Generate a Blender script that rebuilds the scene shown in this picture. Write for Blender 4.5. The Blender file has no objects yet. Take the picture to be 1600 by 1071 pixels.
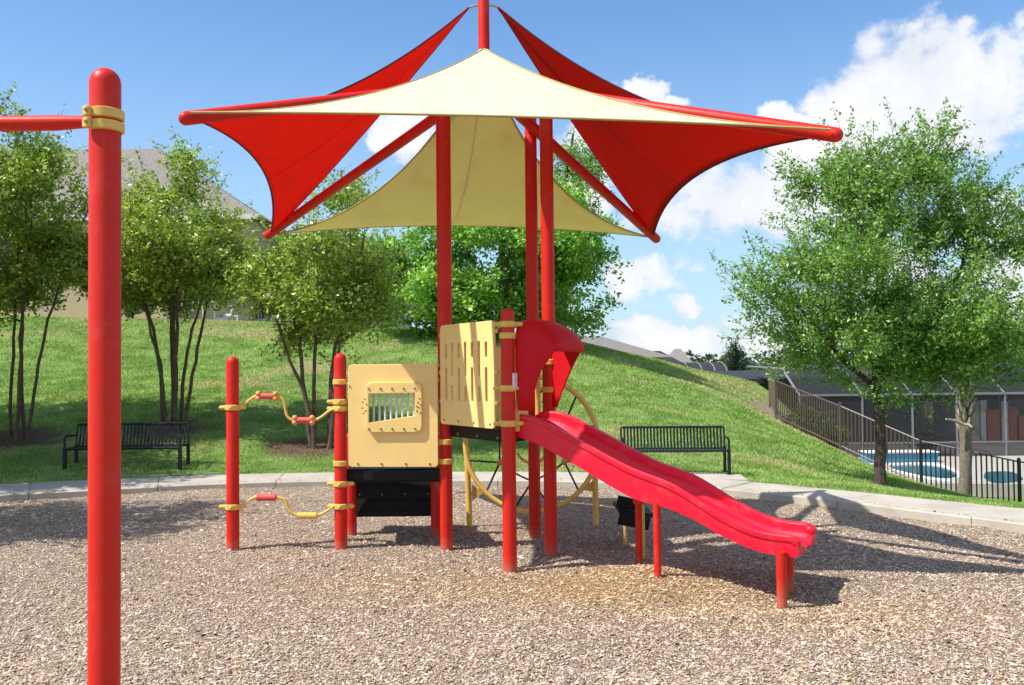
import bpy, math, random
import numpy as np
from mathutils import Vector, Matrix, Quaternion

random.seed(7)
rng = np.random.default_rng(11)
S = bpy.context.scene
COL = S.collection
R = math.radians

# ------------------------------------------------------------------ camera
FPX, CAMH, PITCH, ROLL = 1450.0, 1.6, R(1.6), R(0.6)
cam = bpy.data.cameras.new('camera')
cam_o = bpy.data.objects.new('camera', cam)
COL.objects.link(cam_o)
cam.sensor_width = 36.0
cam.lens = FPX / 1600.0 * 36.0
cam.clip_start, cam.clip_end = 0.05, 6000.0
fw = Vector((0, math.cos(PITCH), math.sin(PITCH)))
up0 = Vector((0, -math.sin(PITCH), math.cos(PITCH)))
rt0 = Vector((1, 0, 0))
rt = rt0 * math.cos(ROLL) - up0 * math.sin(ROLL)
up = up0 * math.cos(ROLL) + rt0 * math.sin(ROLL)
cam_o.matrix_world = Matrix(((rt.x, up.x, -fw.x, 0), (rt.y, up.y, -fw.y, 0), (rt.z, up.z, -fw.z, CAMH), (0, 0, 0, 1)))
S.camera = cam_o


def ray(px, py):
    return fw + rt * ((px - 800) / FPX) + up * ((535.5 - py) / FPX)


def at(px, py, Y):
    r = ray(px, py)
    return Vector((0, 0, CAMH)) + r * (Y / r.y)


def gnd(px, py, z=0.0):
    r = ray(px, py)
    return Vector((0, 0, CAMH)) + r * ((z - CAMH) / r.z)


# ------------------------------------------------------------------ view, sun, sky
S.view_settings.view_transform = 'Standard'
S.view_settings.look = 'None'
S.view_settings.exposure = 0.47
S.view_settings.gamma = 1.0
S.view_settings.use_curve_mapping = False
S.render.engine = 'CYCLES'
S.cycles.max_bounces = 8
S.cycles.transparent_max_bounces = 24

SUN_TRAVEL = Vector((2.23, 0.81, -3.2)).normalized()
sun = bpy.data.lights.new('sun', 'SUN')
sun.energy = 4.6
sun.angle = R(0.5)
sun.color = (1.0, 0.965, 0.90)
sun_o = bpy.data.objects.new('sun', sun)
COL.objects.link(sun_o)
sun_o.rotation_mode = 'QUATERNION'
sun_o.rotation_quaternion = SUN_TRAVEL.to_track_quat('-Z', 'Y')
to_sun = -SUN_TRAVEL
SUN_EL = math.asin(to_sun.z)
SUN_AZ = math.atan2(to_sun.x, to_sun.y)      # from +Y towards +X


class NT:
    def __init__(self, tree):
        self.t = tree

    def n(self, kind, **kw):
        nd = self.t.nodes.new(kind)
        for k, v in kw.items():
            setattr(nd, k, v)
        return nd

    def put(self, sock, v):
        if v is None:
            return
        if hasattr(v, 'is_linked') or hasattr(v, 'links'):
            self.t.links.new(v, sock)
        else:
            sock.default_value = v

    def m(self, op, a, b=None, c=None, clamp=False):
        nd = self.n('ShaderNodeMath', operation=op, use_clamp=clamp)
        for i, v in enumerate((a, b, c)):
            self.put(nd.inputs[i], v)
        return nd.outputs[0]

    def mixc(self, f, a, b, mode='MIX'):
        nd = self.n('ShaderNodeMix', data_type='RGBA', blend_type=mode)
        self.put(nd.inputs[0], f)
        self.put(nd.inputs[6], a)
        self.put(nd.inputs[7], b)
        return nd.outputs[2]

    def noise(self, vec, scale, detail=4, rough=0.55, dist=0.0):
        nd = self.n('ShaderNodeTexNoise')
        if vec is not None:
            self.put(nd.inputs['Vector'], vec)
        nd.inputs['Scale'].default_value = scale
        nd.inputs['Detail'].default_value = detail
        nd.inputs['Roughness'].default_value = rough
        nd.inputs['Distortion'].default_value = dist
        return nd.outputs[0]

    def ramp(self, f, stops):
        nd = self.n('ShaderNodeValToRGB')
        e = nd.color_ramp.elements
        while len(e) < len(stops):
            e.new(0.5)
        for el, (p, c) in zip(e, stops):
            el.position = p
            el.color = c if len(c) == 4 else (*c, 1)
        self.put(nd.inputs[0], f)
        return nd.outputs[0]

    def smooth(self, x, a, b):
        nd = self.n('ShaderNodeMapRange', interpolation_type='SMOOTHSTEP')
        self.put(nd.inputs[0], x)
        nd.inputs[1].default_value = a
        nd.inputs[2].default_value = b
        return nd.outputs[0]


world = bpy.data.worlds.new('World')
S.world = world
world.use_nodes = True
W = NT(world.node_tree)
world.node_tree.nodes.clear()
sky = W.n('ShaderNodeTexSky', sky_type='NISHITA', sun_disc=False)
sky.sun_elevation = SUN_EL
sky.sun_rotation = SUN_AZ
sky.altitude = 0
sky.air_density = 1.25
sky.dust_density = 0.35
sky.ozone_density = 2.2
SKY_STRENGTH = 0.102
tc = W.n('ShaderNodeTexCoord')
sep = W.n('ShaderNodeSeparateXYZ')
W.put(sep.inputs[0], tc.outputs['Generated'])
dx, dy, dz = sep.outputs
U = W.m('ARCTAN2', dx, dy)
V = W.m('ARCSINE', dz)
def wcol(scale, detail):
    nd = W.n('ShaderNodeTexNoise')
    W.put(nd.inputs['Vector'], tc.outputs['Generated'])
    nd.inputs['Scale'].default_value = scale
    nd.inputs['Detail'].default_value = detail
    nd.inputs['Roughness'].default_value = 0.6
    sp_ = W.n('ShaderNodeSeparateColor')
    W.put(sp_.inputs[0], nd.outputs['Color'])
    return sp_.outputs


n1, n2 = wcol(9.0, 3), wcol(26.0, 6)
UB, VB = U, V
for (nn, k) in ((n1, .11), (n2, .06)):
    UB = W.m('ADD', UB, W.m('MULTIPLY', W.m('SUBTRACT', nn[0], 0.5), k))
    VB = W.m('ADD', VB, W.m('MULTIPLY', W.m('SUBTRACT', nn[1], 0.5), k * 0.8))
clouds = [  # centre and half size of each cloud puff as seen from the playground
    (1432, 88, 62, 46), (1500, 84, 42, 34), (1380, 140, 85, 70), (1440, 165, 130, 62), (1560, 125, 90, 62),
    (1330, 195, 60, 40), (1245, 196, 62, 24), (1290, 235, 110, 40), (1180, 290, 130, 62), (1090, 310, 90, 50),
    (1270, 320, 90, 60), (1035, 418, 66, 40), (1078, 470, 36, 22), (985, 440, 40, 40), (632, 215, 52, 40), (1000, 138, 48, 22),
    (1045, 158, 36, 14), (905, 215, 70, 34), (1600, 415, 70, 80), (1130, 545, 200, 34), (1210, 515, 80, 24), (990, 520, 70, 20),
    (940, 300, 50, 60), (1530, 330, 60, 40), (1400, 430, 90, 40)]
dens = None
for (px, py, rx, ry) in clouds:
    d = ray(px, py).normalized()
    u0, v0 = math.atan2(d.x, d.y), math.asin(d.z)
    a = W.m('MULTIPLY', W.m('SUBTRACT', UB, u0), FPX / (rx * 1.12))
    b = W.m('MULTIPLY', W.m('SUBTRACT', VB, v0), FPX / (ry * 1.12))
    q = W.m('SUBTRACT', 1.0, W.m('ADD', W.m('MULTIPLY', a, a), W.m('MULTIPLY', b, b)))
    dens = q if dens is None else W.m('SMOOTH_MAX', dens, q, 0.25)
dens = W.m('MAXIMUM', dens, -1.0)
# the same broken cumulus carries on round the rest of the sky
mp = W.n('ShaderNodeMapping')
W.put(mp.inputs[0], tc.outputs['Generated'])
mp.inputs['Scale'].default_value = (1, 1, 2.4)
far_n = W.noise(mp.outputs[0], 3.2, 3, 0.5)
far_d = W.m('MULTIPLY', W.m('SUBTRACT', far_n, 0.47), 6.0)
outside = W.smooth(W.m('ABSOLUTE', U), 0.62, 0.9)
far_d = W.m('SUBTRACT', far_d, W.m('MULTIPLY', W.m('SUBTRACT', 1.0, outside), 3.0))
dens = W.m('MAXIMUM', dens, far_d)
fine = W.noise(tc.outputs['Generated'], 15.0, 10, 0.62, 0.25)
billow = W.noise(tc.outputs['Generated'], 7.0, 4, 0.5)
edge = W.m('ADD', dens, W.m('ADD', W.m('MULTIPLY', W.m('SUBTRACT', fine, 0.5), 3.0), W.m('MULTIPLY', W.m('SUBTRACT', billow, 0.5), 1.4)))
mask = W.smooth(edge, 0.0, 0.7)
mask = W.m('MULTIPLY', mask, W.smooth(V, -0.02, 0.03))
mask = W.m('MULTIPLY', mask, 0.97)
shade = W.noise(tc.outputs['Generated'], 9.0, 5, 0.55)
ccol = W.ramp(W.m('ADD', W.m('MULTIPLY', edge, 0.22), W.m('MULTIPLY', shade, 0.75)), [(0.32, (0.66, 0.73, 0.84)), (0.50, (0.86, 0.89, 0.95)), (0.70, (1.0, 1.0, 1.0))])
bg_sky = W.n('ShaderNodeBackground')
skyc = W.mixc(1.0, sky.outputs[0], (0.75, 1.0, 1.27, 1.0), 'MULTIPLY')
hz_ = W.m('MULTIPLY', W.m('SUBTRACT', 1.0, W.smooth(V, -0.03, 0.42)), 0.62)
skyc = W.mixc(hz_, skyc, (4.3, 5.7, 7.1, 1.0))
W.put(bg_sky.inputs[0], skyc)
bg_sky.inputs[1].default_value = SKY_STRENGTH
bg_cl = W.n('ShaderNodeBackground')
W.put(bg_cl.inputs[0], ccol)
bg_cl.inputs[1].default_value = 0.76
mx = W.n('ShaderNodeMixShader')
W.put(mx.inputs[0], mask)
W.put(mx.inputs[1], bg_sky.outputs[0])
W.put(mx.inputs[2], bg_cl.outputs[0])
wo = W.n('ShaderNodeOutputWorld')
W.put(wo.inputs[0], mx.outputs[0])
world.cycles.sampling_method = 'MANUAL'
world.cycles.sample_map_resolution = 512

# ------------------------------------------------------------------ materials
MAT = {}


def mat(name, base, rough=0.5, var=0.12, scale=6.0, bump=0.0, bscale=60.0, spec=0.5, metal=0.0, fade=None, coat=0.0, dirt=False):
    m = bpy.data.materials.new(name)
    m.use_nodes = True
    t = NT(m.node_tree)
    p = m.node_tree.nodes['Principled BSDF']
    co = t.n('ShaderNodeTexCoord').outputs['Object']
    nz = t.noise(co, scale, 5, 0.6)
    lo = tuple(c * (1 - var) for c in base) + (1,)
    hi = tuple(min(1, c * (1 + var)) for c in base) + (1,)
    c = t.ramp(nz, [(0.3, lo), (0.7, hi)])
    if fade:
        fcol, amt, fs = fade
        f2 = t.noise(co, fs, 6, 0.7)
        c = t.mixc(t.m('MULTIPLY', t.smooth(f2, 0.5, 0.72), amt), c, (*fcol, 1))
    if dirt:   # dust splashed up from the mulch, scuffs
        sz_ = t.n('ShaderNodeSeparateXYZ')
        t.put(sz_.inputs[0], co)
        hgt = t.m('ADD', sz_.outputs[2], t.m('MULTIPLY', t.noise(co, 18, 4, 0.7), -0.22))
        dm = t.m('MULTIPLY', t.m('SUBTRACT', 1.0, t.smooth(hgt, -0.14, 0.03)), 0.5)
        c = t.mixc(dm, c, (0.36, 0.22, 0.14, 1))
        scf = t.noise(co, 42, 3, 0.8)
        c = t.mixc(t.m('MULTIPLY', t.smooth(scf, 0.66, 0.74), 0.4), c, (0.42, 0.10, 0.07, 1))
    t.put(p.inputs['Base Color'], c)
    p.inputs['Roughness'].default_value = rough
    p.inputs['Metallic'].default_value = metal
    p.inputs['Specular IOR Level'].default_value = spec
    p.inputs['Coat Weight'].default_value = coat
    if bump:
        bn = t.n('ShaderNodeBump')
        bn.inputs['Strength'].default_value = bump
        bn.inputs['Distance'].default_value = 0.02
        t.put(bn.inputs['Height'], t.noise(co, bscale, 4, 0.6))
        t.put(p.inputs['Normal'], bn.outputs[0])
    MAT[name] = m
    return m


mat('red_paint', (0.63, 0.020, 0.010), 0.42, 0.08, 3.0, 0.05, 40, spec=0.25, fade=((0.68, 0.07, 0.042), 0.5, 5.0), dirt=True)
mat('red_front', (0.66, 0.024, 0.012), 0.42, 0.07, 3.0, 0.05, 40, spec=0.25, fade=((0.70, 0.075, 0.045), 0.45, 7.0), dirt=True)
mat('slide_red', (0.82, 0.003, 0.028), 0.42, 0.06, 3.0, 0.04, 60, fade=((0.80, 0.07, 0.09), 0.5, 7.0))
mat('hood_red', (0.62, 0.005, 0.012), 0.55, 0.08, 4.0, 0.08, 90, spec=0.2, fade=((0.50, 0.012, 0.022), 0.4, 8.0))
mat('tan_plastic', (0.89, 0.615, 0.22), 0.5, 0.04, 3.0, 0.04, 90, fade=((0.76, 0.50, 0.17), 0.4, 7.0))
mat('yellow_paint', (0.78, 0.47, 0.10), 0.4, 0.08, 8.0, 0.05, 60, fade=((0.62, 0.34, 0.07), 0.4, 14.0))
mat('black_vinyl', (0.008, 0.0075, 0.007), 0.6, 0.25, 20, 0.1, 80, spec=0.25)
mat('black_metal', (0.010, 0.013, 0.015), 0.4, 0.2, 9, 0.05, 60, spec=0.35)
mat('bolt_steel', (0.30, 0.22, 0.12), 0.4, 0.2, 30, 0, 60, metal=0.6)
mat('shiny_steel', (0.6, 0.6, 0.6), 0.28, 0.1, 30, metal=1.0)
mat('ball_orange', (0.70, 0.30, 0.09), 0.45, 0.1, 20)
mat('grip_red', (0.66, 0.09, 0.07), 0.6, 0.1, 20)
mat('window_bar', (0.55, 0.60, 0.62), 0.45, 0.05, 20)
mat('rope', (0.03, 0.026, 0.022), 0.85, 0.3, 60, 0.3, 300)
mat('sticker', (0.75, 0.74, 0.70), 0.5, 0.3, 60)
mat('bark_brown', (0.075, 0.055, 0.04), 0.9, 0.45, 14, 0.8, 40)
mat('bark_myrtle', (0.115, 0.075, 0.05), 0.8, 0.45, 9, 0.4, 30)
mat('bark_palm', (0.20, 0.165, 0.12), 0.9, 0.4, 18, 0.8, 50)
mat('boot_palm', (0.42, 0.36, 0.26), 0.85, 0.35, 15, 0.4, 50)
mat('stucco', (0.56, 0.43, 0.27), 0.9, 0.08, 2.0, 0.3, 60)
mat('trim_white', (0.72, 0.70, 0.66), 0.6, 0.08, 4)
mat('roof_shingle', (0.22, 0.195, 0.175), 0.9, 0.25, 9, 0.5, 30)
mat('fence_bronze', (0.12, 0.09, 0.07), 0.45, 0.2, 6, spec=0.5)
mat('fence_dark', (0.028, 0.022, 0.02), 0.45, 0.2, 6)
mat('cage_frame', (0.20, 0.205, 0.22), 0.4, 0.1, 6)
mat('pool_deck', (0.40, 0.365, 0.32), 0.85, 0.1, 3, 0.2, 60)
mat('pool_tile', (0.03, 0.25, 0.44), 0.3, 0.4, 25)
mat('orange_paint', (0.42, 0.10, 0.045), 0.6, 0.12, 5)
mat('far_dark', (0.025, 0.025, 0.029), 0.8, 0.2, 4)
mat('plaster_dark', (0.13, 0.11, 0.085), 0.9, 0.15, 3)
mat('pale_wood', (0.48, 0.42, 0.34), 0.8, 0.2, 9)


def mat_concrete():
    m = bpy.data.materials.new('concrete')
    m.use_nodes = True
    t = NT(m.node_tree)
    p = m.node_tree.nodes['Principled BSDF']
    co = t.n('ShaderNodeTexCoord').outputs['Object']
    a = t.noise(co, 1.3, 6, 0.65)
    b = t.noise(co, 55, 3, 0.6)
    c = t.ramp(a, [(0.3, (0.38, 0.335, 0.27)), (0.55, (0.50, 0.45, 0.37)), (0.8, (0.56, 0.51, 0.43))])
    c = t.mixc(t.m('MULTIPLY', b, 0.35), c, (0.35, 0.31, 0.26, 1))
    st_ = t.noise(co, 0.55, 7, 0.75, 0.8)
    c = t.mixc(t.m('MULTIPLY', t.smooth(st_, 0.52, 0.72), 0.45), c, (0.27, 0.23, 0.18, 1))
    t.put(p.inputs['Base Color'], c)
    p.inputs['Roughness'].default_value = 0.9
    bn = t.n('ShaderNodeBump')
    bn.inputs['Strength'].default_value = 0.3
    bn.inputs['Distance'].default_value = 0.01
    t.put(bn.inputs['Height'], b)
    t.put(p.inputs['Normal'], bn.outputs[0])
    MAT['concrete'] = m


mat_concrete()


def mat_vcol(name, rough=0.9, rnd=0.35, transl=0.0, noise=None, bump=None, spec=0.2):
    """colour stored per vertex (the thing's own colour), varied per island"""
    m = bpy.data.materials.new(name)
    m.use_nodes = True
    t = NT(m.node_tree)
    p = m.node_tree.nodes['Principled BSDF']
    a = t.n('ShaderNodeAttribute', attribute_name='Col')
    c = a.outputs['Color']
    if rnd:
        g = t.n('ShaderNodeNewGeometry')
        f = t.m('MULTIPLY_ADD', g.outputs['Random Per Island'], 2 * rnd, 1 - rnd)
        hv = t.n('ShaderNodeHueSaturation')
        hv.inputs['Saturation'].default_value = 1.0
        t.put(hv.inputs['Value'], f)
        t.put(hv.inputs['Color'], c)
        c = hv.outputs[0]
    co = t.n('ShaderNodeTexCoord').outputs['Object']
    if noise:
        c = t.mixc(t.m('MULTIPLY', t.noise(co, noise[0], 5, 0.7), noise[1]), c, (*noise[2], 1))
    t.put(p.inputs['Base Color'], c)
    p.inputs['Roughness'].default_value = rough
    p.inputs['Specular IOR Level'].default_value = spec
    if bump:
        bn = t.n('ShaderNodeBump')
        bn.inputs['Strength'].default_value = bump[1]
        bn.inputs['Distance'].default_value = bump[2]
        t.put(bn.inputs['Height'], t.noise(co, bump[0], 4, 0.7))
        t.put(p.inputs['Normal'], bn.outputs[0])
    if transl:
        tr = t.n('ShaderNodeBsdfTranslucent')
        t.put(tr.inputs[0], t.mixc(1.0, c, (1.3, 1.5, 0.7, 1), 'MULTIPLY'))
        mx_ = t.n('ShaderNodeMixShader')
        mx_.inputs[0].default_value = transl
        out = m.node_tree.nodes['Material Output']
        t.put(mx_.inputs[1], p.outputs[0])
        t.put(mx_.inputs[2], tr.outputs[0])
        t.put(out.inputs[0], mx_.outputs[0])
    MAT[name] = m
    return m


mat_vcol('chip', 0.85, 0.28)


def mat_mulch():
    """packed small chips: cells with their own tone and dark gaps between, over the bed's own colour"""
    m = bpy.data.materials.new('mulch_soil')
    m.use_nodes = True
    t = NT(m.node_tree)
    p = m.node_tree.nodes['Principled BSDF']
    co = t.n('ShaderNodeTexCoord').outputs['Object']
    base = t.n('ShaderNodeAttribute', attribute_name='Col').outputs['Color']
    wob = t.n('ShaderNodeVectorMath', operation='ADD')
    ns = t.n('ShaderNodeTexNoise')
    t.put(ns.inputs['Vector'], co)
    ns.inputs['Scale'].default_value = 30
    sc_ = t.n('ShaderNodeVectorMath', operation='SCALE')
    t.put(sc_.inputs[0], ns.outputs['Color'])
    sc_.inputs['Scale'].default_value = 0.03
    t.put(wob.inputs[0], co)
    t.put(wob.inputs[1], sc_.outputs[0])
    h = None
    c = base
    for (scale, sx, rot) in ((62, 1.9, .5), (90, 1.6, 1.9)):
        mpn = t.n('ShaderNodeMapping')
        t.put(mpn.inputs[0], wob.outputs[0])
        mpn.inputs['Rotation'].default_value = (0, 0, rot)
        mpn.inputs['Scale'].default_value = (1, sx, 1)
        v = t.n('ShaderNodeTexVoronoi', feature='F1')
        t.put(v.inputs['Vector'], mpn.outputs[0])
        v.inputs['Scale'].default_value = scale
        sp = t.n('ShaderNodeSeparateColor')
        t.put(sp.inputs[0], v.outputs['Color'])
        tone = t.ramp(sp.outputs[0], [(0.0, (0.45, 0.42, 0.40)), (0.25, (0.85, 0.82, 0.8)), (0.7, (1.25, 1.25, 1.25)), (1.0, (1.7, 1.75, 1.8))])
        c2 = t.mixc(1.0, base, tone, 'MULTIPLY')
        gap = t.smooth(v.outputs['Distance'], 0.35, 0.75)
        c2 = t.mixc(t.m('MULTIPLY', gap, 0.6), c2, (0.11, 0.075, 0.05, 1))
        c = c2 if h is None else t.mixc(t.m('GREATER_THAN', sp.outputs[1], 0.55), c, c2)
        hh = t.m('SUBTRACT', t.m('MULTIPLY', sp.outputs[2], 0.6), gap)
        h = hh if h is None else t.m('ADD', h, t.m('MULTIPLY', hh, 0.6))
    t.put(p.inputs['Base Color'], c)
    p.inputs['Roughness'].default_value = 0.92
    p.inputs['Specular IOR Level'].default_value = 0.15
    bn = t.n('ShaderNodeBump')
    bn.inputs['Strength'].default_value = 0.8
    bn.inputs['Distance'].default_value = 0.012
    t.put(bn.inputs['Height'], h)
    t.put(p.inputs['Normal'], bn.outputs[0])
    MAT['mulch_soil'] = m


mat_mulch()
mat_vcol('grass_soil', 0.95, 0.0, noise=(9, 0.35, (0.05, 0.085, 0.02)), bump=(40, 1.0, 0.05))
mat_vcol('grass_blade', 0.6, 0.35, 0.25)
mat_vcol('leaf', 0.42, 0.42, 0.28, spec=0.5)


def mat_fabric(name, base, transl, under=None, spots=0.1, spotcol=(0.3, 0.2, 0.1)):
    m = bpy.data.materials.new(name)
    m.use_nodes = True
    t = NT(m.node_tree)
    p = m.node_tree.nodes['Principled BSDF']
    co = t.n('ShaderNodeTexCoord').outputs['Object']
    a = t.noise(co, 2.2, 6, 0.7)
    c = t.mixc(t.m('MULTIPLY', t.smooth(a, 0.45, 0.75), spots), (*base, 1), (*spotcol, 1))
    wv = t.n('ShaderNodeTexWave', wave_type='BANDS', bands_direction='X')
    t.put(wv.inputs[0], co)
    wv.inputs['Scale'].default_value = 9
    wv.inputs['Distortion'].default_value = 2.5
    wv.inputs['Detail'].default_value = 3
    c = t.mixc(t.m('MULTIPLY', wv.outputs[1], 0.06), c, (*spotcol, 1))
    t.put(p.inputs['Base Color'], c)
    p.inputs['Roughness'].default_value = 0.85
    p.inputs['Specular IOR Level'].default_value = 0.15
    bn = t.n('ShaderNodeBump')
    bn.inputs['Strength'].default_value = 0.15
    bn.inputs['Distance'].default_value = 0.01
    t.put(bn.inputs['Height'], t.noise(co, 160, 2, 0.5))
    b2_ = t.n('ShaderNodeBump')
    b2_.inputs['Strength'].default_value = 0.35
    b2_.inputs['Distance'].default_value = 0.06
    t.put(b2_.inputs['Height'], t.noise(co, 3.2, 3, 0.5, 0.6))
    t.put(b2_.inputs['Normal'], bn.outputs[0])
    t.put(p.inputs['Normal'], b2_.outputs[0])
    tr = t.n('ShaderNodeBsdfTranslucent')
    t.put(tr.inputs[0], c if under is None else t.mixc(1.0, c, (*under, 1), 'MULTIPLY'))
    mx_ = t.n('ShaderNodeMixShader')
    mx_.inputs[0].default_value = transl
    out = m.node_tree.nodes['Material Output']
    t.put(mx_.inputs[1], p.outputs[0])
    t.put(mx_.inputs[2], tr.outputs[0])
    t.put(out.inputs[0], mx_.outputs[0])
    MAT[name] = m


mat_fabric('sail_red', (0.54, 0.036, 0.026), 0.57, (1.45, 1.9, 1.3), 0.45, (0.40, 0.045, 0.04))
mat_fabric('sail_cream', (0.88, 0.86, 0.66), 0.40, (0.82, 0.80, 0.20), 0.45, (0.74, 0.66, 0.36))
mat('seam_red', (0.22, 0.012, 0.012), 0.8, 0.1, 9)
mat('seam_cream', (0.42, 0.33, 0.12), 0.8, 0.1, 9)
mat('edge_red', (0.06, 0.006, 0.012), 0.8, 0.1, 9)


def mat_screen():
    m = bpy.data.materials.new('insect_screen')
    m.use_nodes = True
    t = NT(m.node_tree)
    p = m.node_tree.nodes['Principled BSDF']
    p.inputs['Base Color'].default_value = (0.024, 0.026, 0.031, 1)
    p.inputs['Roughness'].default_value = 0.8
    tr = t.n('ShaderNodeBsdfTransparent')
    mx_ = t.n('ShaderNodeMixShader')
    mx_.inputs[0].default_value = 0.36
    out = m.node_tree.nodes['Material Output']
    t.put(mx_.inputs[1], p.outputs[0])
    t.put(mx_.inputs[2], tr.outputs[0])
    t.put(out.inputs[0], mx_.outputs[0])
    MAT['insect_screen'] = m
    m = bpy.data.materials.new('pool_water')
    m.use_nodes = True
    t = NT(m.node_tree)
    p = m.node_tree.nodes['Principled BSDF']
    p.inputs['Base Color'].default_value = (0.022, 0.15, 0.215, 1)
    p.inputs['Roughness'].default_value = 0.06
    bn = t.n('ShaderNodeBump')
    bn.inputs['Strength'].default_value = 0.25
    bn.inputs['Distance'].default_value = 0.03
    t.put(bn.inputs['Height'], t.noise(t.n('ShaderNodeTexCoord').outputs['Object'], 5, 3, 0.6))
    t.put(p.inputs['Normal'], bn.outputs[0])
    MAT['pool_water'] = m
    m = bpy.data.materials.new('window_glass')
    m.use_nodes = True
    p = m.node_tree.nodes['Principled BSDF']
    p.inputs['Base Color'].default_value = (0.03, 0.045, 0.055, 1)
    p.inputs['Roughness'].default_value = 0.08
    p.inputs['Specular IOR Level'].default_value = 0.8
    MAT['window_glass'] = m


mat_screen()

# ------------------------------------------------------------------ mesh helpers
ORIGIN = {}


class MB:
    def __init__(self):
        self.v, self.f = [], []

    def add(self, vs, fs):
        o = len(self.v)
        self.v += [tuple(p) for p in vs]
        self.f += [tuple(i + o for i in q) for q in fs]
        return self

    def box(self, c, s, rot=None, bev=0.0):
        c = Vector(c)
        hx, hy, hz = s[0] / 2, s[1] / 2, s[2] / 2
        if bev <= 0:
            vs = [Vector((a * hx, b * hy, d * hz)) for a in (-1, 1) for b in (-1, 1) for d in (-1, 1)]
            fs = [(0, 1, 3, 2), (4, 6, 7, 5), (0, 4, 5, 1), (2, 3, 7, 6), (0, 2, 6, 4), (1, 5, 7, 3)]
        else:   # chamfered on the long vertical outline
            e = min(bev, hx * .9, hy * .9, hz * .9)
            vs, fs = [], []
            ring = [(-hx + e, -hy), (hx - e, -hy), (hx, -hy + e), (hx, hy - e), (hx - e, hy), (-hx + e, hy), (-hx, hy - e), (-hx, -hy + e)]
            for z, k in ((-hz, e), (-hz + e, 0), (hz - e, 0), (hz, e)):
                for x, y in ring:
                    vs.append(Vector((x * (1 - k / hx), y * (1 - k / hy), z)))
            for r in range(3):
                for i in range(8):
                    j = (i + 1) % 8
                    fs.append((r * 8 + i, r * 8 + j, r * 8 + 8 + j, r * 8 + 8 + i))
            fs += [tuple(range(7, -1, -1)), tuple(range(24, 32))]
        if rot is not None:
            vs = [rot @ p for p in vs]
        return self.add([p + c for p in vs], fs)

    def tube(self, pts, rad, seg=10, caps=True, round_end=(False, False), closed=False):
        pts = [Vector(p) for p in pts]
        n = len(pts)
        if not hasattr(rad, '__len__'):
            rad = [rad] * n
        rad = list(rad)
        if round_end[1]:
            d = (pts[-1] - pts[-2]).normalized()
            r = rad[-1]
            e = pts[-1]
            for k in range(1, 6):
                a = k / 5 * math.pi / 2
                pts.append(e + d * (r * math.sin(a)))
                rad.append(max(r * math.cos(a), r * 0.02))
        if round_end[0]:
            d = (pts[0] - pts[1]).normalized()
            r = rad[0]
            e = pts[0]
            for k in range(1, 6):
                a = k / 5 * math.pi / 2
                pts.insert(0, e + d * (r * math.sin(a)))
                rad.insert(0, max(r * math.cos(a), r * 0.02))
        n = len(pts)
        tang = []
        for i in range(n):
            if closed:
                t = pts[(i + 1) % n] - pts[i - 1]
            else:
                t = pts[min(i + 1, n - 1)] - pts[max(i - 1, 0)]
            tang.append(t.normalized() if t.length > 1e-9 else Vector((0, 0, 1)))
        ref = Vector((0, 0, 1)) if abs(tang[0].z) < 0.9 else Vector((1, 0, 0))
        nx = tang[0].cross(ref).normalized()
        vs = []
        for i in range(n):
            if i:
                q = tang[i - 1].rotation_difference(tang[i])
                nx = (q @ nx).normalized()
            ny = tang[i].cross(nx).normalized()
            for k in range(seg):
                a = 2 * math.pi * k / seg
                vs.append(pts[i] + (nx * math.cos(a) + ny * math.sin(a)) * rad[i])
        fs = []
        for i in range(n if closed else n - 1):
            i2 = (i + 1) % n
            for k in range(seg):
                k2 = (k + 1) % seg
                fs.append((i * seg + k, i * seg + k2, i2 * seg + k2, i2 * seg + k))
        if caps and not closed:
            fs.append(tuple(range(seg - 1, -1, -1)))
            fs.append(tuple((n - 1) * seg + k for k in range(seg)))
        return self.add(vs, fs)

    def ball(self, c, r, seg=10, rings=6, sc=(1, 1, 1)):
        c = Vector(c)
        vs, fs = [], []
        for i in range(rings + 1):
            th = math.pi * i / rings
            rr = max(math.sin(th), 0.02)
            for k in range(seg):
                a = 2 * math.pi * k / seg
                vs.append(c + Vector((rr * math.cos(a) * r * sc[0], rr * math.sin(a) * r * sc[1], math.cos(th) * r * sc[2])))
        for i in range(rings):
            for k in range(seg):
                k2 = (k + 1) % seg
                fs.append((i * seg + k, (i + 1) * seg + k, (i + 1) * seg + k2, i * seg + k2))
        return self.add(vs, fs)

    def prism(self, poly, z0, z1):
        n = len(poly)
        vs = [Vector((p[0], p[1], z0)) for p in poly] + [Vector((p[0], p[1], z1)) for p in poly]
        fs = [tuple(range(n - 1, -1, -1)), tuple(range(n, 2 * n))] + [(i, (i + 1) % n, n + (i + 1) % n, n + i) for i in range(n)]
        return self.add(vs, fs)

    def grid(self, pts):
        """pts: 2-D list of vectors -> quads"""
        o = []
        r, c = len(pts), len(pts[0])
        for row in pts:
            o += row
        fs = [(i * c + j, i * c + j + 1, (i + 1) * c + j + 1, (i + 1) * c + j) for i in range(r - 1) for j in range(c - 1)]
        return self.add(o, fs)

    def mesh(self, name, origin=Vector((0, 0, 0)), angle=38):
        me = bpy.data.meshes.new(name)
        me.from_pydata([(p[0] - origin.x, p[1] - origin.y, p[2] - origin.z) for p in self.v], [], self.f)
        me.polygons.foreach_set('use_smooth', [True] * len(me.polygons))
        me.update()
        me.set_sharp_from_angle(angle=R(angle))
        return me


def setp(o, label=None, cat=None, group=None, kind=None):
    for k, v in (('label', label), ('category', cat), ('group', group), ('kind', kind)):
        if v:
            o[k] = v
    return o


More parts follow.
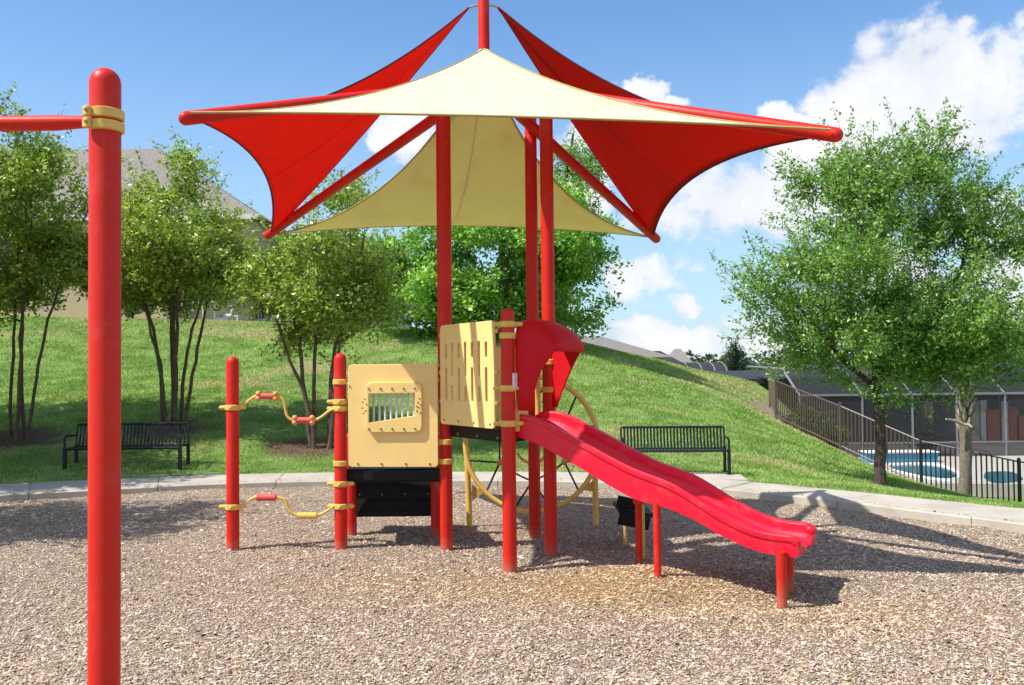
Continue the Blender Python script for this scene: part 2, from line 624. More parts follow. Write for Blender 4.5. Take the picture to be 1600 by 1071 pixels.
def thing(name, label, cat, loc, group=None, rz=0.0, kind=None):
    o = bpy.data.objects.new(name, None)
    o.empty_display_size = 0.1
    COL.objects.link(o)
    o.location = loc
    o.rotation_euler = (0, 0, rz)
    ORIGIN[o.name] = Vector(loc)
    return setp(o, label, cat, group, kind)


def part(name, mb, material, parent=None, label=None, kind=None, angle=38, local=False):
    """mb in world coordinates (or local to the thing when local)"""
    og = Vector((0, 0, 0))
    if parent is not None and not local:
        og = ORIGIN.get(parent.name, og)
    me = mb if isinstance(mb, bpy.types.Mesh) else mb.mesh(name, og, angle)
    if not me.materials:
        me.materials.append(MAT[material] if isinstance(material, str) else material)
    o = bpy.data.objects.new(name, me)
    COL.objects.link(o)
    if parent is not None:
        o.parent = parent
        ORIGIN[o.name] = og
    return setp(o, label, None, None, kind)


def copy_tree(o, parent=None):
    c = o.copy()
    COL.objects.link(c)
    if parent is not None:
        c.parent = parent
    for ch in list(o.children):
        copy_tree(ch, c)
    return c


def np_mesh(name, verts, faces, col=None, smooth=False):
    """verts (n,3); faces (m,k) array; col (n,3)"""
    me = bpy.data.meshes.new(name)
    n, (m, k) = len(verts), faces.shape
    me.vertices.add(n)
    me.vertices.foreach_set('co', np.ascontiguousarray(verts, np.float32).ravel())
    me.loops.add(m * k)
    me.loops.foreach_set('vertex_index', np.ascontiguousarray(faces, np.int32).ravel())
    me.polygons.add(m)
    me.polygons.foreach_set('loop_start', np.arange(0, m * k, k, dtype=np.int32))
    if smooth:
        me.polygons.foreach_set('use_smooth', np.ones(m, bool))
    me.update(calc_edges=True)
    if col is not None:
        at_ = me.attributes.new('Col', 'FLOAT_COLOR', 'POINT')
        c4 = np.ones((n, 4), np.float32)
        c4[:, :3] = col
        at_.data.foreach_set('color', c4.ravel())
    return me


def np_obj(name, me, material, kind=None, parent=None, loc=None):
    me.materials.append(MAT[material])
    o = bpy.data.objects.new(name, me)
    COL.objects.link(o)
    if parent is not None:
        o.parent = parent
    if kind:
        o['kind'] = kind
    return o


def plate(name, loops, thick, bevel, M):
    """flat plate from 2-D outlines (first outer, others holes), centred on its mid plane; M maps to world"""
    cu = bpy.data.curves.new(name, 'CURVE')
    cu.dimensions = '2D'
    cu.fill_mode = 'BOTH'
    cu.extrude = max(thick / 2 - bevel, 0.0005)
    cu.bevel_depth = bevel
    cu.bevel_resolution = 1
    cu.offset = -bevel
    for lp in loops:
        sp = cu.splines.new('POLY')
        sp.points.add(len(lp) - 1)
        for q, p in zip(sp.points, lp):
            q.co = (p[0], p[1], 0, 1)
        sp.use_cyclic_u = True
    ob = bpy.data.objects.new(name, cu)
    COL.objects.link(ob)
    dg = bpy.context.evaluated_depsgraph_get()
    me = bpy.data.meshes.new_from_object(ob.evaluated_get(dg))
    bpy.data.objects.remove(ob)
    bpy.data.curves.remove(cu)
    mb = MB()
    mb.add([M @ v.co for v in me.vertices], [tuple(p.vertices) for p in me.polygons])
    bpy.data.meshes.remove(me)
    return mb


def rrect(x0, y0, x1, y1, r, n=4):
    o = []
    for cx, cy, a0 in ((x1 - r, y0 + r, -90), (x1 - r, y1 - r, 0), (x0 + r, y1 - r, 90), (x0 + r, y0 + r, 180)):
        for k in range(n + 1):
            a = R(a0 + 90 * k / n)
            o.append((cx + r * math.cos(a), cy + r * math.sin(a)))
    return o


def frame_matrix(o, ux, uy):
    ux = Vector(ux).normalized()
    uy = Vector(uy).normalized()
    uz = ux.cross(uy)
    return Matrix(((ux.x, uy.x, uz.x, o[0]), (ux.y, uy.y, uz.y, o[1]), (ux.z, uy.z, uz.z, o[2]), (0, 0, 0, 1)))


def smooth_path(pts, n=8):
    pts = [Vector(p) for p in pts]
    out = []
    for i in range(len(pts) - 1):
        p0, p1, p2, p3 = pts[max(i - 1, 0)], pts[i], pts[i + 1], pts[min(i + 2, len(pts) - 1)]
        for k in range(n):
            t = k / n
            out.append(0.5 * ((2 * p1) + (p2 - p0) * t + (2 * p0 - 5 * p1 + 4 * p2 - p3) * t * t + (3 * p1 - p0 - 3 * p2 + p3) * t ** 3))
    out.append(pts[-1])
    return out


LAT = np.random.default_rng(5).random((64, 64))


def vnoise(x, y, s):
    x = np.asarray(x) * s
    y = np.asarray(y) * s
    xi, yi = np.floor(x).astype(int), np.floor(y).astype(int)
    fx, fy = x - xi, y - yi
    fx, fy = fx * fx * (3 - 2 * fx), fy * fy * (3 - 2 * fy)
    g = lambda a, b: LAT[a % 64, b % 64]
    return (g(xi, yi) * (1 - fx) + g(xi + 1, yi) * fx) * (1 - fy) + (g(xi, yi + 1) * (1 - fx) + g(xi + 1, yi + 1) * fx) * fy


def fbm(x, y, s, o=4):
    t, a, n = 0, 1.0, 0
    for k in range(o):
        t = t + a * vnoise(np.asarray(x) + 17.3 * k, np.asarray(y) - 9.1 * k, s)
        n += a
        a *= 0.55
        s *= 2.1
    return t / n


# ------------------------------------------------------------------ ground plan
PZ = 0.08        # top of the concrete path
_in = [gnd(px, py, PZ) for px, py in ((0, 773), (135, 766), (250, 759.5), (360, 755), (460, 752), (575, 750), (750, 750), (900, 752), (1050, 757), (1180, 767), (1313, 783), (1389, 790), (1487, 805), (1600, 821))]
_out = [gnd(px, py, PZ) for px, py in ((0, 756), (135, 750), (250, 745), (360, 741), (460, 739), (575, 737.5), (700, 737), (850, 737), (960, 739), (1080, 745), (1172, 752), (1262, 761), (1375, 772), (1487, 783), (1600, 796))]
IN_X = np.array([-14, -11.5, -9] + [p.x for p in _in] + [6.6, 8.4, 10.0])
IN_Y = np.array([3.0, 7.3, 9.9] + [p.y for p in _in] + [6.8, 4.2, 1.0])
OUT_X = np.array([-15.3, -12.6, -9.8] + [p.x for p in _out] + [7.2, 9.2, 11.0])
OUT_Y = np.array([3.6, 8.2, 10.9] + [p.y for p in _out] + [7.8, 4.9, 1.4])


def smooth_interp(xs, ys):
    gx = np.linspace(xs[0], xs[-1], 400)
    gy = np.interp(gx, xs, ys)
    k = np.ones(25) / 25
    gy = np.convolve(np.pad(gy, 12, mode='edge'), k, 'valid')
    return lambda x: np.interp(x, gx, gy)


path_in = smooth_interp(IN_X, IN_Y)
path_out = smooth_interp(OUT_X, OUT_Y)

ctrl = []


def cp(px, py, Y):
    p = at(px, py, Y)
    ctrl.append((p.x, p.y, p.z))


for x in np.linspace(-15, 11, 18):
    ctrl.append((x, float(path_out(x)), 0.045))
    ctrl.append((x, float(path_out(x)) - 1.2, 0.03))
    ctrl.append((x, float(path_out(x)) - 4, 0.0))
for c in ((0, 690, 16.2), (0, 640, 18.7), (0, 595, 22), (0, 540, 26), (0, 499, 30), (300, 668, 17), (300, 610, 20.5), (300, 555, 26), (300, 508, 30),
          (600, 700, 16), (600, 650, 18.6), (600, 585, 24), (600, 513, 31), (900, 704, 16), (900, 630, 20), (900, 572, 25), (900, 535, 31),
          (600, 516, 33.5), (700, 519, 33.5), (800, 526, 33.5), (900, 537, 33.5), (950, 548, 33.5), (1000, 557, 33.5), (1050, 570, 33.5), (1100, 586, 33.5), (1130, 592, 33.5), (1165, 599, 33.5), (1195, 606, 34), (900, 552, 40), (1000, 577, 40), (1100, 601, 40), (1180, 611, 40), (1050, 695, 16.4), (1050, 632, 22), (1050, 592, 28), (1130, 722, 15), (1130, 658, 20), (1130, 616, 27), (1195, 650, 26),
          (1213, 657, 28), (1314, 704, 25), (1440, 764, 23.2), (1594, 802, 21.7), (1250, 722, 17), (1375, 759, 15.6), (1500, 782, 15), (1600, 800, 14)):
    cp(*c)
ctrl += [(-16, 36, 3.5), (-24, 30, 3.6), (-24, 20, 1.6), (-18, 14, .3), (-5, 37, 3.2), (-20, 52, 3.7), (0, 55, 2.4), (10, 60, .4), (22, 70, -1),
         (10.4, 29.5, -1.3), (11.5, 27, -2.0), (13.5, 25, -2.15), (16, 24, -2.2), (12, 33, -2.1), (18, 30, -2.2), (26, 30, -2.2), (12, 38, -2.1), (16, 42, -2.2), (26, 42, -2.2), (18, 20, -1.9), (24, 18, -1.9), (16, 12, -.9), (30, 12, -1.5), (40, 40, -2.2), (40, 70, -2), (-30, 50, 3.6), (-30, 70, 3)]
ctrl = np.array(ctrl)


def tps_fit(P):
    n = len(P)
    d = np.hypot(P[:, None, 0] - P[None, :, 0], P[:, None, 1] - P[None, :, 1])
    K = np.where(d > 0, d * d * np.log(np.maximum(d, 1e-9)), 0) + np.eye(n) * 0.03
    A = np.zeros((n + 3, n + 3))
    A[:n, :n] = K
    A[:n, n] = 1
    A[:n, n + 1:] = P[:, :2]
    A[n:, :n] = A[:n, n:].T
    return np.linalg.solve(A, np.concatenate([P[:, 2], np.zeros(3)]))


TW = tps_fit(ctrl)


def hill_z(x, y):
    x = np.asarray(x, float)
    y = np.asarray(y, float)
    sh = x.shape
    x, y = x.ravel(), y.ravel()
    out = np.empty(len(x))
    n = len(ctrl)
    for i in range(0, len(x), 20000):
        a, b = x[i:i + 20000], y[i:i + 20000]
        d2 = (a[:, None] - ctrl[None, :, 0]) ** 2 + (b[:, None] - ctrl[None, :, 1]) ** 2
        out[i:i + 20000] = (0.5 * d2 * np.log(np.maximum(d2, 1e-12))) @ TW[:n] + TW[n] + TW[n + 1] * a + TW[n + 2] * b
    return out.reshape(sh)


def hz(x, y):
    return float(hill_z(np.array([x]), np.array([y]))[0])


def on_hill(px, py):
    """where the line of sight through a pixel meets the slope"""
    r = ray(px, py)
    ys = np.linspace(11, 60, 900)
    P = np.array([(r.x / r.y * Y, Y, CAMH + r.z / r.y * Y) for Y in ys])
    g = hill_z(P[:, 0], P[:, 1])
    k = np.nonzero(P[:, 2] < g)[0]
    k = k[0] if len(k) else len(ys) - 1
    return Vector((P[k, 0], P[k, 1], g[k]))


def mulch_z(x, y):
    x = np.asarray(x, float)
    y = np.asarray(y, float)
    z = 0.05 * (fbm(x, y, 0.55, 3) - 0.5) + 0.03 * (fbm(x + 40, y, 2.2, 2) - 0.5)
    z = z + 0.075 * np.exp(-(((x - 1.0) / 0.42) ** 2 + ((y - 7.0) / 0.42) ** 2))
    z = z - 0.06 * np.exp(-(((x - 2.05) / 0.5) ** 2 + ((y - 6.55) / 0.45) ** 2))
    return z


def mz(x, y):
    return float(mulch_z(np.array([x]), np.array([y]))[0])


FXY = [tuple(at(*c_)[:2]) for c_ in ((1203, 627, 31.5), (1213, 657, 28), (1314, 704, 25), (1440, 764, 23.2))]
TREE_BEDS = []   # (x, y, r) mulched rings round the trees on the slope; filled before the grass is laid
P_T1 = on_hill(22, 688)
P_T2 = on_hill(270, 672)
P_T3 = on_hill(492, 700)
P_OAK = on_hill(1375, 758)
P_PALM = at(1505, 785, 21.0)
TREE_BEDS += [(P_T1.x, P_T1.y, 1.0), (P_T2.x, P_T2.y, .8), (P_T3.x, P_T3.y, .85), (P_OAK.x, P_OAK.y, 0.45), (P_T1.x - 3, P_T1.y - .6, .9)]


def bare(x, y):
    """0..1: how much brown mulch shows instead of grass"""
    b = np.zeros_like(x)
    for (a, c, r) in TREE_BEDS:
        d = np.hypot(x - a, (y - c) * 1.15) + (vnoise(x, y, 2.3) - .5) * .5
        b = np.maximum(b, np.clip((r - d) / 0.25, 0, 1))
    # worn bare strip along the foot of the fence
    d = np.full_like(x, 9.0)
    for (a, c) in zip(FXY[:-1], FXY[1:]):
        ax, ay, bx_, by_ = a[0], a[1], c[0], c[1]
        t = np.clip(((x - ax) * (bx_ - ax) + (y - ay) * (by_ - ay)) / ((bx_ - ax) ** 2 + (by_ - ay) ** 2), 0, 1)
        d = np.minimum(d, np.hypot(x - ax - t * (bx_ - ax), y - ay - t * (by_ - ay)))
    strip = np.clip((0.75 - d) / 0.4 + (vnoise(x, y, 1.7) - .5) * 1.2, 0, 1)
    return b, strip


def grass_col(x, y):
    n1 = fbm(x, y, 0.16, 3)
    n2 = fbm(x + 31, y + 7, 0.7, 3)
    n3 = fbm(x - 13, y + 70, 2.6, 2)
    g1 = np.array([0.19, 0.295, 0.062])
    g2 = np.array([0.30, 0.41, 0.12])
    dry = np.array([0.46, 0.39, 0.20])
    t = np.clip((n3 - .35) / .3, 0, 1)[:, None]
    c = g1 * (1 - t) + g2 * t
    w = np.clip((n1 * .45 + n2 * .55 - .54) / .12, 0, 1)
    w = np.maximum(w, 0.75 * np.clip((y - 27) / 5, 0, 1) * np.clip((n2 - .38) / .2, 0, 1))
    w = np.clip(w, 0, 1)[:, None] * 0.75
    c = c * (1 - w) + dry * w
    b, st_ = bare(x, y)
    b, st_ = b[:, None], st_[:, None] * .9
    c = c * (1 - b) + np.array([0.17, 0.105, 0.065]) * b
    return c * (1 - st_) + np.array([0.44, 0.32, 0.22]) * st_


# terrain sheet
gx = np.arange(-34, 44.01, 0.3)
gy = np.concatenate([np.arange(0.5, 40, 0.3), np.arange(40, 78, 1.0)])
X, Y = np.meshgrid(gx, gy)
Z = hill_z(X, Y) + 0.05 * (fbm(X, Y, 0.8, 3) - 0.5) * np.clip((Y - 14) / 6, 0, 1)
inside = Y < path_out(X) - 0.35
Z = np.where(inside, -0.45, Z)
vid = np.arange(X.size).reshape(X.shape)
fa = np.stack([vid[:-1, :-1], vid[:-1, 1:], vid[1:, 1:], vid[1:, :-1]], -1).reshape(-1, 4)
tv = np.stack([X, Y, Z], -1).reshape(-1, 3)
np_obj('hill', np_mesh('hill', tv, fa, grass_col(tv[:, 0], tv[:, 1]), True), 'grass_soil', 'structure')
# far flat land to the horizon
MBg = MB().add([(-3000, -400, -3.2), (3000, -400, -3.2), (3000, 4000, -3.2), (-3000, 4000, -3.2)], [(0, 1, 2, 3)])
me = MBg.mesh('land')
ca = me.attributes.new('Col', 'FLOAT_COLOR', 'POINT')
for q in ca.data:
    q.color = (0.10, 0.15, 0.04, 1)
np_obj('land', me, 'grass_soil', 'structure')

# mulch bed
gx = np.arange(-13.5, 9.9, 0.12)
ty = np.concatenate([np.linspace(0, 0.25, 12), np.linspace(0.27, 1.0, 110)])
X = np.repeat(gx[None, :], len(ty), 0)
Y = -4 + ty[:, None] * (path_in(X) + 0.02 + 4)
Zm = mulch_z(X, Y)


def gold(x, y):
    g = np.exp(-(((x - 1.0) / 0.75) ** 2 + ((y - 6.75) / 0.6) ** 2)) + .45 * np.exp(-(((x - 2.1) / 0.9) ** 2 + ((y - 6.1) / 0.55) ** 2)) + .5 * np.exp(-(((x + .3) / 1.2) ** 2 + ((y - 6.9) / 0.6) ** 2))
    return np.clip(g * (0.85 + 0.8 * fbm(x, y, 1.6, 2)), 0, 1)


mv = np.stack([X, Y, Zm], -1).reshape(-1, 3)
g = gold(mv[:, 0], mv[:, 1])[:, None]
blotch = fbm(mv[:, 0], mv[:, 1], 0.9, 3)[:, None]
mc = (np.array([0.49, 0.38, 0.285]) * (1 - g) + np.array([0.52, 0.345, 0.17]) * g) * (0.8 + 0.4 * blotch)
vid = np.arange(X.size).reshape(X.shape)
fa = np.stack([vid[:-1, :-1], vid[:-1, 1:], vid[1:, 1:], vid[1:, :-1]], -1).reshape(-1, 4)
np_obj('ground', np_mesh('ground', mv, fa, mc, True), 'mulch_soil', 'structure')

# loose wood chips, real geometry
N_CH = 155000
yy = 4.2 + (rng.random(N_CH * 2) ** 1.25) * 8.6
xx = (rng.random(N_CH * 2) - .5) * 1.36 * yy
ok = yy < path_in(xx) - 0.03
xx, yy = xx[ok][:N_CH], yy[ok][:N_CH]
n = len(xx)
bedx, bedy = [], []
for (a, c, r) in TREE_BEDS[:3]:
    k = 1500
    rr, th = r * np.sqrt(rng.random(k)), rng.random(k) * 6.283
    bedx.append(a + rr * np.cos(th))
    bedy.append(c + rr * np.sin(th))
bx, by = np.concatenate(bedx), np.concatenate(bedy)
# chips kicked up onto the edge of the path
kx = rng.uniform(-7, 5.5, 900)
ky = path_in(kx) + 0.03 + np.abs(rng.normal(0, .14, 900)) + .02
bz = np.concatenate([hill_z(bx, by) + .01, np.full(900, PZ + .003)])
bx, by = np.concatenate([bx, kx]), np.concatenate([by, ky])
zz = np.concatenate([mulch_z(xx, yy), bz])
xx, yy = np.concatenate([xx, bx]), np.concatenate([yy, by])
n2 = len(xx)
L = rng.lognormal(math.log(0.0132), 0.5, n2).clip(.006, .045)
Wd = (L * rng.uniform(.22, .55, n2)).clip(.006, .03)
T = rng.uniform(.0015, .0045, n2)
yaw = rng.random(n2) * 6.283
pit = rng.normal(0, .24, n2)
rol = rng.normal(0, .35, n2)
base = np.array([(-1, -1, 0), (1, -1, 0), (1, 1, 0), (-1, 1, 0), (-.8, -.7, 1), (.85, -.8, 1), (.75, .8, 1), (-.9, .75, 1)], float)
B = np.repeat(base[None], n2, 0) * np.stack([L / 2, Wd / 2, T], -1)[:, None, :]
cy_, sy_ = np.cos(yaw)[:, None], np.sin(yaw)[:, None]
cp_, sp_ = np.cos(pit)[:, None], np.sin(pit)[:, None]
cr_, sr_ = np.cos(rol)[:, None], np.sin(rol)[:, None]
x, y, z = B[..., 0], B[..., 1], B[..., 2]
y, z = y * cr_ - z * sr_, y * sr_ + z * cr_
x, z = x * cp_ - z * sp_, x * sp_ + z * cp_
x, y = x * cy_ - y * sy_, x * sy_ + y * cy_
lift = rng.uniform(0.0, 0.007, n2)[:, None]
CV = np.stack([x + xx[:, None], y + yy[:, None], z + zz[:, None] + lift], -1).reshape(-1, 3)
fb = np.array([(4, 5, 6, 7), (0, 1, 5, 4), (1, 2, 6, 5), (2, 3, 7, 6), (3, 0, 4, 7)])
CF = (fb[None] + (np.arange(n2) * 8)[:, None, None]).reshape(-1, 4)
pal = np.array([(0.54, 0.425, 0.325), (0.47, 0.36, 0.265), (0.64, 0.525, 0.42), (0.38, 0.27, 0.185), (0.22, 0.145, 0.095), (0.48, 0.335, 0.19), (0.55, 0.445, 0.36), (0.13, 0.09, 0.065)])
pi = rng.choice(len(pal), n2, p=[.22, .2, .15, .13, .08, .09, .09, .04])
cc = pal[pi]
g = (gold(xx, yy) * (rng.random(n2) < .85))[:, None] * .6
cc = cc * (1 - g) + cc.mean(1, keepdims=True) * np.array([1.5, 1.0, .50]) * g
cc[n:-900] *= np.array([.55, .45, .38])
np_obj('wood_chips', np_mesh('wood_chips', CV, CF, np.repeat(cc, 8, 0)), 'chip', 'stuff')

# grass blades on the slope
N_G = 440000
yy = 9.3 + (rng.random(int(N_G * 2.2)) ** 1.5) * 26
xx = (rng.random(len(yy)) - .5) * 1.55 * yy + .2
ok = (yy > path_out(xx) - 0.035 + .03 * fbm(xx, yy, 3.0, 2)) & ~((xx > np.where(yy < 28, 9.0 + (28 - yy) * 0.62, 9.0)) & (yy > 19.5))
b = np.maximum(*bare(xx, yy))
ok &= rng.random(len(xx)) > b * 1.1
xx, yy = xx[ok][:N_G], yy[ok][:N_G]
n = len(xx)
zz = np.maximum(hill_z(xx, yy), np.where(yy < path_out(xx) + .03, PZ - .03, -9))
sz = (0.018 + 0.0015 * (yy - 9)) * rng.uniform(.6, 1.5, n)
wd = sz * rng.uniform(.38, .65, n)
th = rng.random(n) * 6.283
ln = rng.normal(0, .55, (n, 2)) * sz[:, None]
p0 = np.stack([xx - np.cos(th) * wd / 2, yy - np.sin(th) * wd / 2, zz - .004], -1)
p1 = np.stack([xx + np.cos(th) * wd / 2, yy + np.sin(th) * wd / 2, zz - .004], -1)
p2 = np.stack([xx + ln[:, 0], yy + ln[:, 1], zz + sz], -1)
GV = np.stack([p0, p1, p2], 1).reshape(-1, 3)
GF = np.arange(3 * n).reshape(-1, 3)
np_obj('grass', np_mesh('grass', GV, GF, np.repeat(grass_col(xx, yy) * 1.12, 3, 0)), 'grass_blade', 'stuff')

# concrete path: slabs with open joints on a base
path = thing('path', 'pale concrete path curving round the mulch play area', None, (0, 12, 0), kind='structure')
arc = []
xs = np.linspace(-14.5, 10.2, 700)
pin = np.stack([xs, path_in(xs)], -1)
s = np.concatenate([[0], np.cumsum(np.hypot(*np.diff(pin, axis=0).T))])
slab_w = 1.53
k = 0


def out_point(x, y):
    """point of the outer edge square across from an inner one"""
    e = 0.05
    t = np.array([1.0, float(path_in(x + e) - path_in(x - e)) / (2 * e)])
    t /= np.linalg.norm(t)
    nrm = np.array([-t[1], t[0]])
    for d in np.linspace(0.3, 2.5, 120):
        q = np.array([x, y]) + nrm * d
        if q[1] > float(path_out(q[0])):
            return q
    return np.array([x, y]) + nrm * 1.2


base_m = MB()
while (k + 1) * slab_w < s[-1]:
    a0, a1 = k * slab_w + .005, (k + 1) * slab_w - .004
    inn, oo = [], []
    for a in np.linspace(a0, a1, 6):
        x = float(np.interp(a, s, xs))
        y = float(path_in(x))
        inn.append((x, y))
        q = out_point(x, y)
        oo.append((float(q[0]), float(q[1])))
    dzk = random.uniform(-.004, .004)
    rows = [[Vector((p[0], p[1], -.25)) for p in inn], [Vector((p[0], p[1], PZ - .012 + dzk)) for p in inn],
            [Vector((p[0] + (q[0] - p[0]) * .012, p[1] + (q[1] - p[1]) * .012, PZ + dzk)) for p, q in zip(inn, oo)],
            [Vector((q[0] + (p[0] - q[0]) * .012, q[1] + (p[1] - q[1]) * .012, PZ + dzk)) for p, q in zip(inn, oo)],
            [Vector((q[0], q[1], PZ - .012 + dzk)) for q in oo], [Vector((q[0], q[1], -.25)) for q in oo]]
    m_ = MB().grid(rows)
    c = 6
    m_.f += [(0, c, 2 * c, 3 * c, 4 * c, 5 * c), (5 * c + 5, 4 * c + 5, 3 * c + 5, 2 * c + 5, c + 5, 5)]
    part('slab', m_, 'concrete', path)
    k += 1
bp = [(float(x), float(path_in(x)) + .03) for x in xs[::8]]
bo = [(float(x), float(path_out(x)) - .03) for x in xs[::8]]
base_m.grid([[Vector((p[0], p[1], PZ - .02)) for p in bp], [Vector((p[0], p[1], PZ - .02)) for p in bo]])
part('joint_bed', base_m, 'concrete', path)


def pad(pts):
    m_ = MB().prism([(p.x, p.y) for p in pts], -.2, PZ - .006)
    part('bench_pad', m_, 'concrete', path)


pad([gnd(66, 748, PZ), gnd(345, 739, PZ), gnd(340, 734, PZ), gnd(200, 735.5, PZ), gnd(72, 741, PZ)])
pad([gnd(960, 739, PZ), gnd(1168, 750, PZ), gnd(1158, 741, PZ), gnd(1105, 738, PZ), gnd(965, 735.5, PZ)])

# ------------------------------------------------------------------ shade canopy
CX, CY, HS, TH, ZC = -0.225, 8.3, 2.22, R(8.0), 3.165
ct, st = math.cos(TH), math.sin(TH)


def corner(a, b, z=ZC):
    return Vector((CX + ct * a * HS - st * b * HS, CY + st * a * HS + ct * b * HS, z))


A, Bc, Cc, D = [at(px, py, corner(a, b).y) for px, py, a, b in ((284, 186, -1, -1), (1312, 212, 1, -1), (417, 369, -1, 1), (1027, 375, 1, 1))]
EYE = Vector((0, 0, CAMH))
A, Bc, Cc, D = [EYE + (p - EYE) * k for p, k in ((A, 1.15), (Bc, .98), (Cc, 1.11), (D, .98))]
CX, CY = CX * .98, CY * .98
HUB = Vector((CX, CY, 4.12))
M_RED, M_CRM, M_TOP = 4.80, 4.41, 5.2
P1, P2, P3, P4, P5, P6 = gnd(364, 861), gnd(533, 858), gnd(698, 859), gnd(797, 893), gnd(861, 867), gnd(836, 840)
canopy = thing('shade_canopy', 'square four sail shade canopy in red and cream on red steel poles over the slide', 'shade canopy', (CX, CY, 0))
part('mast', MB().tube([(CX, CY, 3.85), (CX, CY, M_TOP)], 0.05, 20, True, (False, True)), 'red_paint', canopy)
hubm = MB().tube([(CX, CY, 4.05), (CX, CY, 4.27)], 0.085, 16)
part('hub', hubm, 'red_paint', canopy)
POST_R = 0.056
for Pp, rr in ((P3, 0.066), (P5, 0.058), (P6, 0.058)):
    ztop = 4.0
    part('pole', MB().tube([(Pp.x, Pp.y, -.3), (Pp.x, Pp.y, 1.2)] + [(Pp.x, Pp.y, 1.3), (Pp.x, Pp.y, ztop)], [POST_R, POST_R, rr, rr], 20, True, (False, True)), 'red_paint', canopy)
    part('collar_beam', MB().tube([(Pp.x, Pp.y, 3.93), (CX, CY, 4.12)], 0.04, 12), 'red_paint', canopy)
for c in (A, Bc, Cc, D):
    d = (c - HUB).normalized()
    part('arm', MB().tube([HUB + d * .06, c - d * .03], 0.052, 16, True, (False, True)), 'red_paint', canopy)


def qbow(a, b, d, n=24):
    return [a.lerp(b, i / n) + d * (4 * (i / n) * (1 - i / n)) for i in range(n + 1)]


def sail(a, b, m, base_d, a_d, b_d, matname, seam_mat, edge_mat, nu=26, nw=22):
    def curve(p, q, d, t):
        return p.lerp(q, t) + d * (4 * t * (1 - t))

    def S_(u, w):
        l, r = curve(a, m, a_d, w), curve(b, m, b_d, w)
        return l.lerp(r, u) + (curve(a, b, base_d, u) - a.lerp(b, u)) * ((1 - w) ** 1.6)
    # narrow corner tabs: keep the fabric a hand's breadth off the points
    pts = [[S_(u / nu, w / nw) for u in range(nu + 1)] for w in range(nw)] + [[S_(0.5, 1.0) + (S_(u / nu, .98) - S_(.5, .98)) for u in range(nu + 1)]]
    o = part('sail', MB().grid(pts), matname, canopy, angle=80)
    so = o.modifiers.new('thickness', 'SOLIDIFY')
    so.thickness = 0.004
    e = MB()
    e.tube([S_(u / nu, 0) for u in range(nu + 1)], 0.009, 6)
    e.tube([S_(0, w / nw) for w in range(nw + 1)], 0.008, 6)
    e.tube([S_(1, w / nw) for w in range(nw + 1)], 0.008, 6)
    part('hem', e, edge_mat, o)
    sm = MB()
    for u in ((0.45 if a.x < 0 else 0.58),) if edge_mat == 'edge_red' else (0.52,):
        row = []
        for w in range(nw):
            w_ = w / nw
            p = S_(u + (0.5 - u) * 0.0, w_)
            row.append(p)
        sm.tube(row, 0.0065 if edge_mat == 'edge_red' else 0.004, 5)
    if edge_mat == 'edge_red' or b.x < a.x:
        part('seam', sm, seam_mat, o)
    return o


def inset(c, k=0.1):
    d = (HUB - c)
    d.normalize()
    return c + d * k - Vector((0, 0, 0.015))


iA, iB, iC, iD = inset(A), inset(Bc), inset(Cc), inset(D)
jA, jB = inset(A, .06) + Vector((.03, -.07, .035)), inset(Bc, .06) + Vector((-.03, -.07, .03))
mL = Vector((CX - .13, CY, M_RED))
mR = Vector((CX + .13, CY, M_RED))
mF = Vector((CX, CY - .055, M_CRM))
mBk = Vector((CX, CY + .055, M_CRM))


def toward(a, b, target, k):
    d = target - a.lerp(b, .5)
    return d.normalized() * k




def sight(a, b, k):
    return (a.lerp(b, .5) - EYE).normalized() * k


DN = Vector((0, 0, -1))
sail_specs = [
    (iC, iA, mL, toward(iA, iC, mL, .30) + sight(iA, iC, .03), DN * .07 + toward(iC, mL, iA, .03), DN * .16 + toward(iA, mL, iC, .22) + sight(iA, mL, .04), 'sail_red', 'seam_red', 'edge_red'),
    (iB, iD, mR, toward(iB, iD, mR, .30) + sight(iB, iD, .03), DN * .16 + toward(iB, mR, iD, .22) + sight(iB, mR, .04), DN * .07 + toward(iD, mR, iB, .03), 'sail_red', 'seam_red', 'edge_red'),
    (jA, jB, mF, toward(jA, jB, mF, .10) + sight(jA, jB, -.09), DN * .13 + toward(jA, mF, jB, .10) + sight(jA, mF, -.22), DN * .13 + toward(jB, mF, jA, .10) + sight(jB, mF, -.22), 'sail_cream', 'seam_cream', 'seam_cream'),
    (iD, iC, mBk, toward(iD, iC, mBk, .22) + sight(iD, iC, -.15), DN * .26 + toward(iD, mBk, iC, .22) + sight(iD, mBk, .08), DN * .26 + toward(iC, mBk, iD, .22) + sight(iC, mBk, .08), 'sail_cream', 'seam_cream', 'seam_cream'),
]
SAILS = []
for sp_ in sail_specs:
    SAILS.append(sail(*sp_))
SAILS[0]['label'] = 'bright red sail lit through from behind'
SAILS[1]['label'] = 'dark red sail in its own shade'
SAILS[2]['label'] = 'pale cream sail facing the viewer'
SAILS[3]['label'] = 'yellowish cream sail at the back'
for c, inn in ((A, iA), (Bc, iB), (Cc, iC), (D, iD)):
    sh = MB()
    d = (c - HUB).normalized()
    e = c - d * .05
    sh.tube([e, e + (inn - e) * .5 + Vector((0, 0, -.02)), inn + (inn - e) * .2], 0.010, 8)
    part('shackle', sh, 'shiny_steel', canopy)
for sgn, m_ in ((-1, mL), (1, mR)):
    part('shackle', MB().tube([(CX + sgn * .045, CY, M_RED + .02), (CX + sgn * .09, CY, M_RED + .015), m_], 0.011, 8), 'shiny_steel', canopy)

# ------------------------------------------------------------------ play structure
play = thing('play_structure', 'red and tan playground structure with slide, panels and climbers under the sails', 'play structure', (-.4, 8.0, 0))


